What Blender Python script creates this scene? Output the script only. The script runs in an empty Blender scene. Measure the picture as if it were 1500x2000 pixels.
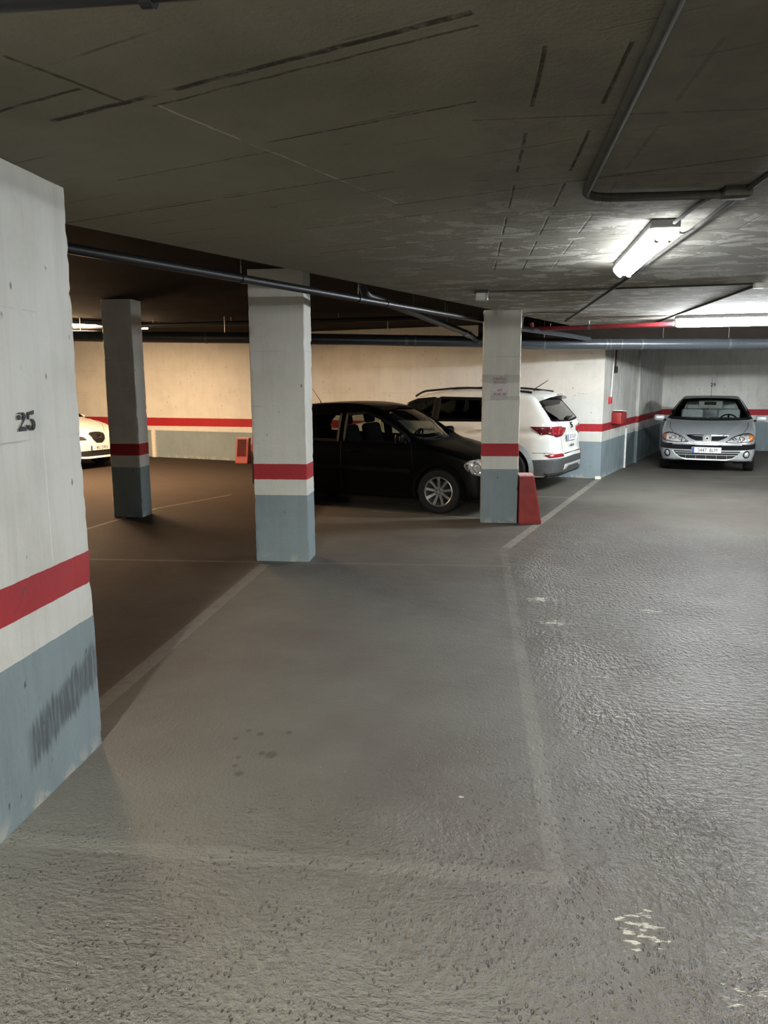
import bpy, bmesh, math, random
import numpy as np
from mathutils import Vector, Matrix
from mathutils.geometry import delaunay_2d_cdt
R = math.radians
random.seed(5)
SC = bpy.context.scene
COL = SC.collection

# ------------------------------------------------------------------ camera
EYE, F, PITCH, YAW, ROLL = 1.75, 1502.0, math.atan(.1695), R(6.2262), R(-0.27)
fwd = Vector((-math.sin(YAW) * math.cos(PITCH), math.cos(YAW) * math.cos(PITCH), -math.sin(PITCH)))
rgt = Vector((math.cos(YAW), math.sin(YAW), 0)); upv = rgt.cross(fwd)
r2 = math.cos(ROLL) * rgt + math.sin(ROLL) * upv; u2 = -math.sin(ROLL) * rgt + math.cos(ROLL) * upv
cam = bpy.data.cameras.new('camera'); cam.sensor_fit = 'VERTICAL'; cam.sensor_height = 24; cam.lens = F / 2000 * 24
cam.clip_start = .05
co = bpy.data.objects.new('camera', cam); COL.objects.link(co); SC.camera = co
m = Matrix.Identity(4)
for i in range(3):
    m[i][0] = r2[i]; m[i][1] = u2[i]; m[i][2] = -fwd[i]
m[2][3] = EYE; co.matrix_world = m

# ------------------------------------------------------------------ world, exposure, lamp strengths
W = bpy.data.worlds.new('world'); SC.world = W; W.use_nodes = True
W.node_tree.nodes['Background'].inputs[0].default_value = (0, 0, 0, 1)
W.node_tree.nodes['Background'].inputs[1].default_value = 0
SC.view_settings.view_transform = 'Standard'; SC.view_settings.look = 'None'
SC.view_settings.gamma = 1; SC.view_settings.use_curve_mapping = False
SC.view_settings.exposure = 0.0
SC.cycles.use_denoising = True; SC.cycles.use_adaptive_sampling = True; SC.cycles.adaptive_threshold = .035
SC.cycles.max_bounces = 5; SC.cycles.diffuse_bounces = 3; SC.cycles.glossy_bounces = 3
SC.cycles.transparent_max_bounces = 12; SC.cycles.sample_clamp_indirect = 6
SC.cycles.caustics_reflective = False; SC.cycles.caustics_refractive = False
LAMP_NEAR = 58.0      # ageing tubes above the right lane
LAMP_FAR = 470.0       # bright lamp before the big drain pipe
LAMP_LANE_FILL = 800.0     # added lamp, unseen right of the frame, brightens the back walls
LAMP_BACK = 1850.0      # lamp behind the viewer
LAMP_EAST = 110.0     # lamp beyond the right edge, lighting the back corner
LAMP_WARM = 620.0      # the one in sight
LAMP_WARM_HID = 1550.0 # its neighbour behind the near pillar
C_COOL, C_NEUT, C_WARM = (.93, .97, 1.0), (1.0, .985, .90), (1.0, .66, .38)

# ------------------------------------------------------------------ helpers
def link(o, parent=None):
    COL.objects.link(o)
    if parent is not None: o.parent = parent
    return o
def tag(o, label=None, cat=None, group=None, kind=None):
    for k, v in (('label', label), ('category', cat), ('group', group), ('kind', kind)):
        if v: o[k] = v
    return o
def empty(name, loc, rz=0, **kw):
    o = bpy.data.objects.new(name, None); link(o); o.location = loc; o.rotation_euler = (0, 0, rz)
    o.empty_display_size = .1
    return tag(o, **kw)
def mobj(name, verts, faces, mat, parent=None, smooth=False, mats=None, fm=None):
    me = bpy.data.meshes.new(name); me.from_pydata([tuple(v) for v in verts], [], faces)
    for mm in (mats or [mat]): me.materials.append(mm)
    if fm is not None: me.polygons.foreach_set('material_index', fm)
    if smooth: me.polygons.foreach_set('use_smooth', [True] * len(me.polygons))
    me.update()
    return link(bpy.data.objects.new(name, me), parent)
def from_bm(name, bm, mat, parent=None, smooth=False):
    bmesh.ops.recalc_face_normals(bm, faces=bm.faces)
    me = bpy.data.meshes.new(name); bm.to_mesh(me); bm.free()
    for mm in (mat if isinstance(mat, list) else [mat]): me.materials.append(mm)
    if smooth:
        me.polygons.foreach_set('use_smooth', [True] * len(me.polygons))
        try: me.set_sharp_from_angle(angle=R(smooth if smooth is not True else 40))
        except Exception: pass
    return link(bpy.data.objects.new(name, me), parent)
def bm_box(bm, c, s, rot=None, bev=0, seg=2, mi=0):
    r = bmesh.ops.create_cube(bm, size=1)
    vs = r['verts']
    for v in vs: v.co = Vector((v.co.x * s[0], v.co.y * s[1], v.co.z * s[2]))
    if bev:
        es = list({e for v in vs for e in v.link_edges})
        rr = bmesh.ops.bevel(bm, geom=es, offset=bev, segments=seg, affect='EDGES', profile=.5)
        vs = list({v for f in rr['faces'] for v in f.verts} | {v for v in vs if v.is_valid})
    M_ = Matrix.Translation(c) @ (rot.to_4x4() if rot is not None else Matrix.Identity(4))
    for v in vs: v.co = M_ @ v.co
    if mi:
        for f in {f for v in vs for f in v.link_faces}: f.material_index = mi
    return vs
def box(name, c, s, mat, parent=None, rot=None, bev=0, seg=2, smooth=None):
    bm = bmesh.new(); bm_box(bm, Vector(c), s, rot, bev, seg)
    return from_bm(name, bm, mat, parent, smooth=(bev > 0) if smooth is None else smooth)
def rot(x=0, y=0, z=0):
    from mathutils import Euler
    return Euler((R(x), R(y), R(z))).to_matrix()
def bm_tube(bm, pts, r, n=12, cap=True, mi=0):
    pts = [Vector(p) for p in pts]; rings = []
    up = Vector((0, 0, 1)); prev = None
    for i, p in enumerate(pts):
        d = (pts[min(i + 1, len(pts) - 1)] - pts[max(i - 1, 0)]).normalized()
        if prev is None:
            a = d.cross(up)
            if a.length < .05: a = d.cross(Vector((1, 0, 0)))
        else: a = prev - d * prev.dot(d)
        a.normalize(); prev = a; b = d.cross(a)
        rr = r[i] if isinstance(r, (list, tuple)) else r
        rings.append([bm.verts.new(p + rr * (math.cos(k * 2 * math.pi / n) * a + math.sin(k * 2 * math.pi / n) * b)) for k in range(n)])
    for A, B in zip(rings, rings[1:]):
        for k in range(n):
            f = bm.faces.new((A[k], A[(k + 1) % n], B[(k + 1) % n], B[k])); f.material_index = mi
    if cap:
        bm.faces.new(rings[0]).material_index = mi; bm.faces.new(rings[-1][::-1]).material_index = mi
def tube(name, pts, r, mat, parent=None, n=12):
    bm = bmesh.new(); bm_tube(bm, pts, r, n); return from_bm(name, bm, mat, parent, smooth=True)
def bm_lathe(bm, prof, M_, n=48):
    rings = []
    for (r_, h) in prof:
        if r_ < 1e-5: rings.append([bm.verts.new(M_ @ Vector((0, 0, h)))])
        else: rings.append([bm.verts.new(M_ @ Vector((r_ * math.cos(k * 2 * math.pi / n), r_ * math.sin(k * 2 * math.pi / n), h))) for k in range(n)])
    for A, B in zip(rings, rings[1:]):
        for k in range(n):
            a, b = A[k % len(A)], A[(k + 1) % len(A)]; c, d = B[(k + 1) % len(B)], B[k % len(B)]
            vs = []
            for v in (a, b, c, d):
                if v not in vs: vs.append(v)
            if len(vs) > 2: bm.faces.new(vs)
def arc_pts(pts, rad=.1, n=6):
    """polyline with its inner corners rounded"""
    P = [Vector(p) for p in pts]; out = [P[0]]
    for a, b, c in zip(P, P[1:], P[2:]):
        d1 = (a - b); d2 = (c - b); r_ = min(rad, d1.length * .45, d2.length * .45)
        s, e = b + d1.normalized() * r_, b + d2.normalized() * r_
        for k in range(n + 1):
            t = k / n; out.append(s * (1 - t) ** 2 + b * 2 * t * (1 - t) + e * t * t)
    out.append(P[-1]); return out

# ------------------------------------------------------------------ node helpers
class NT:
    def __init__(s, name):
        s.m = bpy.data.materials.new(name); s.m.use_nodes = True; s.t = s.m.node_tree; s.n = s.t.nodes; s.l = s.t.links
        s.b = s.n['Principled BSDF']; s.pos = s.n.new('ShaderNodeNewGeometry').outputs['Position']
    def set(s, inp, v):
        if hasattr(v, 'is_linked') or isinstance(v, bpy.types.NodeSocket): s.l.new(v, inp)
        elif v is not None: inp.default_value = v
    def math(s, op, a, b=None, c=None, clamp=False):
        n = s.n.new('ShaderNodeMath'); n.operation = op; n.use_clamp = clamp
        for i, v in enumerate((a, b, c)):
            if v is not None: s.set(n.inputs[i], v)
        return n.outputs[0]
    def vmath(s, op, a, b=None, out=0):
        n = s.n.new('ShaderNodeVectorMath'); n.operation = op
        s.set(n.inputs[0], a)
        if b is not None: s.set(n.inputs[1], b)
        return n.outputs['Value'] if op in ('DOT_PRODUCT', 'LENGTH', 'DISTANCE') else n.outputs[0]
    def sep(s, v):
        n = s.n.new('ShaderNodeSeparateXYZ'); s.l.new(v, n.inputs[0]); return n.outputs
    def comb(s, x, y, z):
        n = s.n.new('ShaderNodeCombineXYZ')
        for i, v in enumerate((x, y, z)): s.set(n.inputs[i], v)
        return n.outputs[0]
    def noise(s, vec, scale, detail=4, rough=.55, dist=0, col=False):
        n = s.n.new('ShaderNodeTexNoise'); s.set(n.inputs['Vector'], vec); n.inputs['Scale'].default_value = scale
        n.inputs['Detail'].default_value = detail; n.inputs['Roughness'].default_value = rough; n.inputs['Distortion'].default_value = dist
        return n.outputs['Color' if col else 'Fac']
    def vor(s, vec, scale, feat='F1', rnd=1):
        n = s.n.new('ShaderNodeTexVoronoi'); s.set(n.inputs['Vector'], vec); n.inputs['Scale'].default_value = scale
        n.feature = feat; n.inputs['Randomness'].default_value = rnd
        return n.outputs['Distance']
    def rng(s, v, a, b, c=0., d=1., clamp=True, smooth=True):
        n = s.n.new('ShaderNodeMapRange'); n.clamp = clamp
        if smooth: n.interpolation_type = 'SMOOTHSTEP'
        s.set(n.inputs[0], v)
        for i, x in enumerate((a, b, c, d)): s.set(n.inputs[i + 1], x)
        return n.outputs[0]
    def mix(s, f, a, b, op='MIX'):
        n = s.n.new('ShaderNodeMix'); n.data_type = 'RGBA'; n.blend_type = op; s.set(n.inputs[0], f)
        for i, v in ((6, a), (7, b)):
            if isinstance(v, tuple): v = (*v[:3], 1)
            s.set(n.inputs[i], v)
        return n.outputs[2]
    def bump(s, h, strength=.3, dist=.01, normal=None):
        n = s.n.new('ShaderNodeBump'); n.inputs['Strength'].default_value = strength; n.inputs['Distance'].default_value = dist
        s.l.new(h, n.inputs['Height'])
        if normal is not None: s.l.new(normal, n.inputs['Normal'])
        return n.outputs[0]
    def seg(s, P, p0, p1, w, soft=.006):
        """mask of a painted straight line between two ground points"""
        d = (Vector(p1) - Vector(p0)); L_ = d.length; d /= L_
        q = s.vmath('SUBTRACT', P, (p0[0], p0[1], 0))
        u = s.vmath('DOT_PRODUCT', q, (d.x, d.y, 0)); v = s.vmath('DOT_PRODUCT', q, (-d.y, d.x, 0))
        a = s.rng(s.math('ABSOLUTE', v), w / 2 - soft, w / 2 + soft, 1, 0)
        b = s.rng(s.math('ABSOLUTE', s.math('SUBTRACT', u, L_ / 2)), L_ / 2 - .01, L_ / 2 + .01, 1, 0)
        return s.math('MULTIPLY', a, b)
    def spot(s, P, c, r, soft=.5, asp=(1, 1)):
        q = s.vmath('SUBTRACT', P, (c[0], c[1], 0)); q = s.vmath('MULTIPLY', q, (1 / (r * asp[0]), 1 / (r * asp[1]), 0))
        return s.rng(s.vmath('LENGTH', q), 1 - soft, 1, 1, 0)
    def fin(s, col=None, rough=None, metal=None, spec=None, normal=None, **kw):
        b = s.b.inputs
        if col is not None: s.set(b['Base Color'], (*col, 1) if isinstance(col, tuple) else col)
        if rough is not None: s.set(b['Roughness'], rough)
        if metal is not None: s.set(b['Metallic'], metal)
        if spec is not None: s.set(b['Specular IOR Level'], spec)
        if normal is not None: s.set(b['Normal'], normal)
        for k, v in kw.items(): s.set(b[k.replace('_', ' ')], v)
        return s.m
def plain(name, col, rough=.5, metal=0., spec=.5, vary=.12, scale=30, **kw):
    t = NT(name); n = t.noise(t.pos, scale)
    c = t.mix(t.rng(n, .3, .7), tuple(x * (1 - vary) for x in col), tuple(min(1, x * (1 + vary)) for x in col))
    return t.fin(c, rough, metal, spec, **kw)

# ------------------------------------------------------------------ masonry and concrete
GREY, WHITE, RED = (.25, .315, .34), (.70, .70, .655), (.40, .022, .030)
def banded(name, th=((.656, 0), (.822, 0), (.972, 0)), dirt=.35, grime=0., white=WHITE, extra=None, streak=.4):
    """painted concrete: grey dado, white strip, red strip, white above; th = height and its slope along x"""
    t = NT(name); x, y, z = t.sep(t.pos)
    wob = t.math('MULTIPLY', t.math('SUBTRACT', t.noise(t.pos, 14, 3), .5), .006)
    zz = t.math('ADD', z, wob)
    def lvl(a):
        h = t.math('MULTIPLY_ADD', x, a[1], a[0]); return t.math('GREATER_THAN', zz, h)
    g, w, r_ = (lvl(a) for a in th)
    c = t.mix(g, GREY, white); c = t.mix(w, c, RED); c = t.mix(r_, c, white)
    # stains, soft clouds, rain-like streaks
    cl = t.rng(t.noise(t.pos, 2.3, 5, .6), .35, .75)
    st = t.vmath('MULTIPLY', t.pos, (9, 9, .8)); sk = t.rng(t.noise(st, 1.6, 4, .65), .42, .78)
    c = t.mix(t.math('MULTIPLY', cl, dirt), c, t.mix(1., c, (.62, .60, .55), 'MULTIPLY'))
    c = t.mix(t.math('MULTIPLY', sk, streak), c, t.mix(1., c, (.55, .55, .54), 'MULTIPLY'))
    if grime: c = t.mix(t.math('MULTIPLY', t.rng(t.noise(t.vmath('MULTIPLY', t.pos, (14, 14, 1.2)), 1.2, 5, .7), .3, .65), grime), c, t.mix(1., c, (.34, .36, .36), 'MULTIPLY'))
    # pits, small runs and scuffs
    pv = t.vmath('MULTIPLY', t.pos, (1, 1, .55)); pit = t.rng(t.vor(pv, 10.5), .045, .12, 1, 0)
    keep = t.rng(t.noise(t.pos, 5, 2), .46, .54); pit = t.math('MULTIPLY', pit, keep)
    c = t.mix(t.math('MULTIPLY', pit, .75), c, (.09, .085, .075))
    # chips along the ground
    chip = t.math('MULTIPLY', t.rng(z, .0, .10, 1, 0), t.rng(t.noise(t.pos, 9, 4), .5, .56))
    c = t.mix(t.math('MULTIPLY', chip, .8), c, (.42, .42, .38))
    h = t.math('ADD', t.noise(t.pos, 40, 5, .6), t.math('MULTIPLY', pit, -1.6))
    h = t.math('ADD', h, t.math('MULTIPLY', t.noise(t.pos, 5, 3), 1.5))
    # formwork joints
    for zj in (2.04, 1.52): 
        j = t.rng(t.math('ABSOLUTE', t.math('SUBTRACT', zz, zj)), .0, .006, 1, 0)
        j = t.math('MULTIPLY', j, t.rng(t.noise(t.pos, 3.1, 3), .45, .6)); h = t.math('ADD', h, t.math('MULTIPLY', j, -1.2))
        c = t.mix(t.math('MULTIPLY', j, .35), c, (.2, .2, .18))
    if extra: c, h = extra(t, c, h, x, y, z)
    return t.fin(c, .62, 0, .35, t.bump(h, .35, .006))
def scuff(t, c, h, x, y, z):
    # dark rubbed tyre-height smear near the pillar's far edge, running down toward the viewer
    yy = t.math('SUBTRACT', y, 2.72)
    zc = t.math('MULTIPLY_ADD', yy, .28, .245)
    dz = t.math('ABSOLUTE', t.math('SUBTRACT', z, zc))
    edge = t.math('MULTIPLY', t.noise(t.vmath('MULTIPLY', t.pos, (0, 24, .3)), 1., 5, .8), .27)
    mk = t.rng(dz, t.math('SUBTRACT', edge, .075), t.math('ADD', edge, -.02), 1, 0)
    mk = t.math('MULTIPLY', mk, t.rng(y, 2.74, 2.82, 0, 1))
    mk = t.math('MULTIPLY', mk, t.rng(t.noise(t.vmath('MULTIPLY', t.pos, (1, 55, 5)), 1, 3, .6), .28, .62, .35, 1))
    c = t.mix(t.math('MULTIPLY', mk, .75), c, (.055, .055, .06))
    # vertical repair rib below the stencil
    rib = t.math('MULTIPLY', t.rng(t.math('ABSOLUTE', t.math('SUBTRACT', y, 3.062)), .003, .008, 1, 0),
                 t.math('MULTIPLY', t.math('LESS_THAN', z, 1.52), t.math('GREATER_THAN', z, .99)))
    h = t.math('ADD', h, t.math('MULTIPLY', rib, 1.5))
    c = t.mix(t.math('MULTIPLY', rib, .5), c, (.85, .85, .8))
    return c, h
M_pillar_near = banded('painted_concrete_near', extra=scuff, dirt=.35, streak=.25)
M_pillar = banded('painted_concrete_pillar', th=((.663, 0), (.817, 0), (.968, 0)), streak=.15)
M_pillar3 = banded('painted_concrete_pillar_sign', th=((.676, 0), (.836, 0), (.993, 0)), streak=.2)
M_wall_left = banded('painted_wall_left', th=((.660, .003), (.822, .011), (.972, .005)), dirt=.3, streak=.12)
M_wall_side = banded('painted_wall_side', th=((.655, .006), (.83, .008), (.965, .009)), dirt=.55, grime=.5, streak=.4)
M_wall_back = banded('painted_wall_back', th=((.735, -.003), (.905, -.003), (1.045, -.002)), dirt=.35, streak=.3)
M_wall_plain = banded('painted_wall_plain')

def ceiling_mat(name, slab):
    t = NT(name); x, y, z = t.sep(t.pos); a = R(23.5)
    wob = t.math('MULTIPLY', t.math('SUBTRACT', t.noise(t.pos, 6, 3), .5), .03)
    p = t.math('MULTIPLY_ADD', wob, .6, t.vmath('DOT_PRODUCT', t.pos, (math.sin(a), math.cos(a), 0)))
    q = t.math('ADD', t.vmath('DOT_PRODUCT', t.pos, (math.cos(a), -math.sin(a), 0)), wob)
    xx = t.math('MULTIPLY_ADD', wob, .18, x); yy = t.math('MULTIPLY_ADD', wob, .18, y)
    cl = t.noise(t.pos, 1.3, 5, .6)
    c = t.mix(t.rng(cl, .3, .7), (.20, .192, .155), (.145, .14, .112)) if slab else t.mix(t.rng(cl, .3, .7), (.026, .021, .017), (.017, .014, .012))  # recess ceiling near black: its shade is put into the colour
    # boards run along q: faint joints
    fj = t.math('ABSOLUTE', t.math('SUBTRACT', t.math('FRACT', t.math('DIVIDE', p, .272)), .5))
    fj = t.rng(fj, .0, .035, 1, 0); fj = t.math('MULTIPLY', fj, t.rng(t.noise(t.pos, 2.2, 4), .5, .66))
    dark = t.math('MULTIPLY', fj, .55); h = t.math('MULTIPLY', fj, -.6)
    pale = None
    if slab:
        left = t.math('LESS_THAN', xx, 0.02)
        rough_n = t.rng(t.noise(t.pos, 16, 5, .7), .38, .52)
        def line(v, v0, w, lo, hi, vv, k=1.):
            m_ = t.rng(t.math('ABSOLUTE', t.math('SUBTRACT', v, v0)), w * .5, w * 1.3, 1, 0)
            r_ = t.math('MULTIPLY', t.math('GREATER_THAN', vv, lo), t.math('LESS_THAN', vv, hi))
            return t.math('MULTIPLY', t.math('MULTIPLY', m_, r_), k)
        segs = [line(p, 1.795, .013, -2.26, -.78, q), line(p, 1.86, .006, -1.88, -.8, q, .8), line(p, 1.65, .008, -2.6, -1.95, q, .9),
                line(q, -1.925, .007, 1.40, 1.81, p, .8), line(p, 2.89, .006, -3.6, -1.6, q, .8), line(p, 2.33, .006, -1.8, -1.0, q, .9),
                line(p, 2.42, .005, -2.7, -1.85, q, .6), line(p, 3.42, .008, -1.9, -.2, q, .7), line(p, 3.68, .006, -2.6, -1.6, q, .7),
                line(p, 4.4, .01, -3.0, -1.4, q, .7), line(p, 5.4, .01, -3.0, 2., q, .7), line(p, 4.9, .008, -3, 2, q, .6)]
        for (y0, y1) in ((2.16, 2.60), (2.86, 3.37), (3.57, 4.02), (4.25, 4.75), (4.98, 5.5), (5.72, 6.2)):
            for x0, k in ((.185, 1.), (.40, .95), (.62, .25), (1.5, .4)):
                segs.append(line(xx, x0, .006, y0, y1, yy, k))
            segs.append(line(yy, (y1 + .11), .007, .0, 3.5, xx, .4))
        acc = segs[0]
        for s_ in segs[1:]: acc = t.math('MAXIMUM', acc, s_)
        acc = t.math('MULTIPLY', acc, t.rng(t.noise(t.pos, 7, 3), .30, .42))
        acc = t.math('MULTIPLY', acc, t.math('MULTIPLY_ADD', rough_n, .6, .4))
        dark = t.math('MAXIMUM', dark, t.math('MULTIPLY', acc, .9)); h = t.math('ADD', h, t.math('MULTIPLY', acc, -2.))
        ridge = line(q, -1.86, .008, 1.86, 3.4, p, 1.); ridge = t.math('MULTIPLY', ridge, t.rng(t.noise(t.pos, 5, 2), .35, .55))
        h = t.math('ADD', h, t.math('MULTIPLY', ridge, 1.6)); c = t.mix(t.math('MULTIPLY', ridge, .4), c, (.6, .58, .5))
        # lightening in place of lamp light, then flaking whitewash over the lane side
        c = t.mix(t.math('MULTIPLY', t.rng(y, 2.4, 4.6), .5), c, (.34, .32, .26))
        zone = t.math('MULTIPLY', t.rng(y, 3.4, 4.8), t.rng(x, -1.2, .8))
        fl = t.noise(t.vmath('MULTIPLY', t.pos, (1.7, 2.3, 1)), 2.1, 5, .62, .5)
        edge = t.math('GREATER_THAN', fl, .56); pale = t.math('MULTIPLY', edge, zone)
        c = t.mix(t.math('MULTIPLY', zone, .55), c, (.36, .35, .31)); c = t.mix(t.math('MULTIPLY', pale, .6), c, (.70, .69, .64)); h = t.math('ADD', h, t.math('MULTIPLY', pale, 1.6))
        rim = t.math('MULTIPLY', t.rng(t.math('ABSOLUTE', t.math('SUBTRACT', fl, .56)), 0, .012, 1, 0), zone)
        c = t.mix(t.math('MULTIPLY', rim, .6), c, (.9, .88, .8))
        zone2 = t.math('MULTIPLY', t.rng(x, -.02, .04), t.rng(y, 5.2, 4.6))
        c = t.mix(t.math('MULTIPLY', zone2, t.rng(t.noise(t.pos, 9, 5, .7), .35, .7, 0, .6)), c, (.14, .13, .125))
    c = t.mix(dark, c, (.035, .030, .022))
    bl = t.math('MULTIPLY', t.rng(t.vor(t.vmath('MULTIPLY', t.pos, (1, 2.2, 1)), 3.2), .05, .09, 1, 0), t.rng(t.noise(t.pos, 4, 2), .56, .6))
    c = t.mix(t.math('MULTIPLY', bl, .7), c, (.05, .05, .04))
    h = t.math('ADD', h, t.math('MULTIPLY', t.noise(t.pos, 60, 2, .6), .35))
    return t.fin(c, .9, 0, .12 if slab else .03, t.bump(h, .5, .01))
M_slab = ceiling_mat('board_marked_concrete_slab', True)
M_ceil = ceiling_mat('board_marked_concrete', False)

def floor_mat():
    t = NT('worn_painted_floor'); x, y, z = t.sep(t.pos); P = t.comb(x, y, 0)
    warp = t.vmath('SCALE', t.vmath('SUBTRACT', t.noise(P, .8, 2, col=True), (.5, .5, .5))); warp.node.inputs['Scale'].default_value = .42
    PW = t.vmath('ADD', P, warp)
    lane = t.rng(t.math('ADD', x, t.math('MULTIPLY', t.math('SUBTRACT', t.noise(P, 1.1, 3), .5), .9)), .25, 1.1)     # rough laid lane on the right
    near = t.rng(t.math('ADD', y, t.math('MULTIPLY', x, -.45)), 3.9, 2.2)
    rough_zone = t.math('MAXIMUM', t.math('MULTIPLY', lane, t.rng(y, 10.5, 7.2)), t.math('MULTIPLY', near, .20))
    c = t.mix(t.rng(t.noise(P, .55, 5, .6), .35, .68), (.130, .128, .110), (.104, .092, .082))
    c = t.mix(t.math('MULTIPLY', t.rng(t.noise(P, 2.4, 5, .65), .45, .75), .5), c, (.150, .145, .132))
    c = t.mix(t.math('MULTIPLY', t.rng(t.noise(t.vmath('ADD', P, (7, 3, 0)), 1.1, 4, .6), .52, .8), .45), c, (.086, .073, .066))
    c = t.mix(t.rng(x, -1.88, -2.1, 0, .88), c, (.040, .030, .024))  # left bay darkened in colour to deepen the pillar's shadow
    # bay lines, worn
    wear = t.rng(t.noise(P, 11, 4, .7), .25, .6)
    L_ = [((-2.0, 3.2), (-1.95, 7.15), .105, .55), ((-1.79, 2.57), (.36, 2.53), .085, .30), ((.39, 7.85), (.34, 2.5), .075, .35), ((.36, 7.9), (.44, 8.2), .085, .25),
          ((.42, 8.1), (2.40, 14.25), .10, .85), ((-4.6, 7.18), (.36, 7.27), .05, .45), ((1.0, 11.88), (1.68, 11.79), .07, .6),
          ((-1.3, 10.35), (.4, 9.78), .045, .85), ((-4.62, 8.6), (-4.36, 10.31), .05, .6), ((-4.36, 10.31), (-3.7, 11.7), .05, .4), ((4.6, 14.5), (6.6, 15.05), .06, .7)]
    msk = None
    for a, b, w, k in L_:
        s_ = t.math('MULTIPLY', t.seg(P, a, b, w), k * (.52 if a[1] < 8 else .75)); msk = s_ if msk is None else t.math('MAXIMUM', msk, s_)
    msk = t.math('MULTIPLY', msk, t.math('MULTIPLY_ADD', wear, .6, .4))
    c = t.mix(msk, c, (.33, .325, .28))
    # pale scrapes
    sc = None
    for (cx, cy), r_, asp, k in (((.62, 6.15), .26, (1, .5), 1), ((.66, 5.52), .22, (1, .5), 1), ((1.42, 5.9), .14, (1, .7), 1), ((.8, 4.5), .2, (1.2, .3), .5), ((.80, 3.95), .35, (1, .5), .6),
                               ((-.01, 3.05), .03, (1, .8), 1.5), ((.58, 2.3), .14, (1, 1.2), .8), ((.84, 2.05), .16, (1, .6), .7), ((1.9, 4.3), .3, (1, .3), .7), ((.5, 8.0), .1, (1, .6), .4), ((1.25, 9.2), .2, (1, .4), .5)):
        s_ = t.math('MULTIPLY', t.spot(P, (cx, cy), r_, .9, asp), k); sc = s_ if sc is None else t.math('MAXIMUM', sc, s_)
    fine = t.noise(t.vmath('MULTIPLY', P, (14, 42, 1)), 1, 4, .6)
    sc = t.math('MULTIPLY', t.rng(t.math('ADD', fine, t.math('MULTIPLY', sc, .17)), .655, .69), t.rng(sc, .02, .10))
    c = t.mix(t.math('MULTIPLY', sc, .75), c, (.62, .61, .50))
    # crumbs of plaster
    cr = t.math('MULTIPLY', t.rng(t.vor(P, 15.), .022, .035, 1, 0), t.rng(t.noise(P, 3.1, 4), .56, .62))
    cr = t.math('MULTIPLY', cr, t.math('MULTIPLY', t.rng(y, 4.2, 3.2), t.rng(x, -1.9, -1.7))); c = t.mix(cr, c, (.7, .69, .62))
    # dark drips in the bay
    dr = None
    for (cx, cy), r_ in (((-.91, 3.34), .028), ((-.96, 3.35), .016), ((-1.13, 3.49), .014), ((-1.09, 3.58), .016), ((-1.02, 3.55), .018), ((-.88, 3.58), .016), ((-1.06, 3.30), .013), ((-1.05, 3.22), .013), ((-1.01, 3.15), .02)):
        s_ = t.spot(P, (cx, cy), r_ * 1.3, .5, (1, 1.2)); dr = s_ if dr is None else t.math('MAXIMUM', dr, s_)
    c = t.mix(t.math('MULTIPLY', dr, .7), c, (.05, .045, .04))
    # relief: fine grain plus combed ridges on the rough part
    g1 = t.noise(P, 60, 2, .65); g2 = t.noise(P, 9, 2, .6)
    ridA = t.noise(t.vmath('MULTIPLY', PW, (14, 42, 1)), 1, 3, .62); ridB = t.noise(t.vmath('MULTIPLY', PW, (38, 20, 1)), 1, 3, .62)
    lump = t.noise(P, 32, 3, .65)
    pick = t.rng(t.noise(P, 1.0, 2), .45, .55)
    rid = t.math('ADD', t.math('MULTIPLY', ridA, pick), t.math('MULTIPLY', ridB, t.math('SUBTRACT', 1, pick)))
    pits = t.math('MULTIPLY', t.rng(t.vor(t.vmath('MULTIPLY', PW, (1, .45, 1)), 62.), .16, .30, 1, 0), t.math('MULTIPLY', near, t.rng(t.noise(P, 6, 2, .7), .47, .60)))
    rid = t.math('MULTIPLY_ADD', lump, .45, t.math('MULTIPLY', rid, .55))
    c = t.mix(t.math('MULTIPLY', pits, .35), c, (.06, .054, .048))
    crest = t.math('MULTIPLY', t.rng(rid, .50, .60), rough_zone); c = t.mix(t.math('MULTIPLY', crest, .6), c, (.235, .225, .21))
    trough = t.math('MULTIPLY', t.rng(rid, .48, .40), rough_zone); c = t.mix(t.math('MULTIPLY', trough, .5), c, (.06, .054, .048))
    h = t.math('ADD', t.math('MULTIPLY', g1, .15), t.math('MULTIPLY', g2, .14))
    h = t.math('ADD', h, t.math('MULTIPLY', t.math('MULTIPLY', rid, rough_zone), 3.2))
    h = t.math('ADD', h, t.math('MULTIPLY', pits, -.6))
    ro = t.math('SUBTRACT', t.math('MULTIPLY_ADD', t.noise(P, 3, 4), .16, .50), t.math('MULTIPLY', rough_zone, .24))
    sp_ = t.math('MULTIPLY', t.math('ADD', t.rng(x, -2.3, -1.2, .10, .42), t.math('MULTIPLY', rough_zone, .28)), t.rng(y, 6.5, 9.5, 1, .25))
    ro = t.math('ADD', ro, t.rng(x, -1.6, -2.4, 0, .18))
    return t.fin(c, ro, 0, sp_, t.bump(h, 1., .034))
M_floor = floor_mat()

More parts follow.
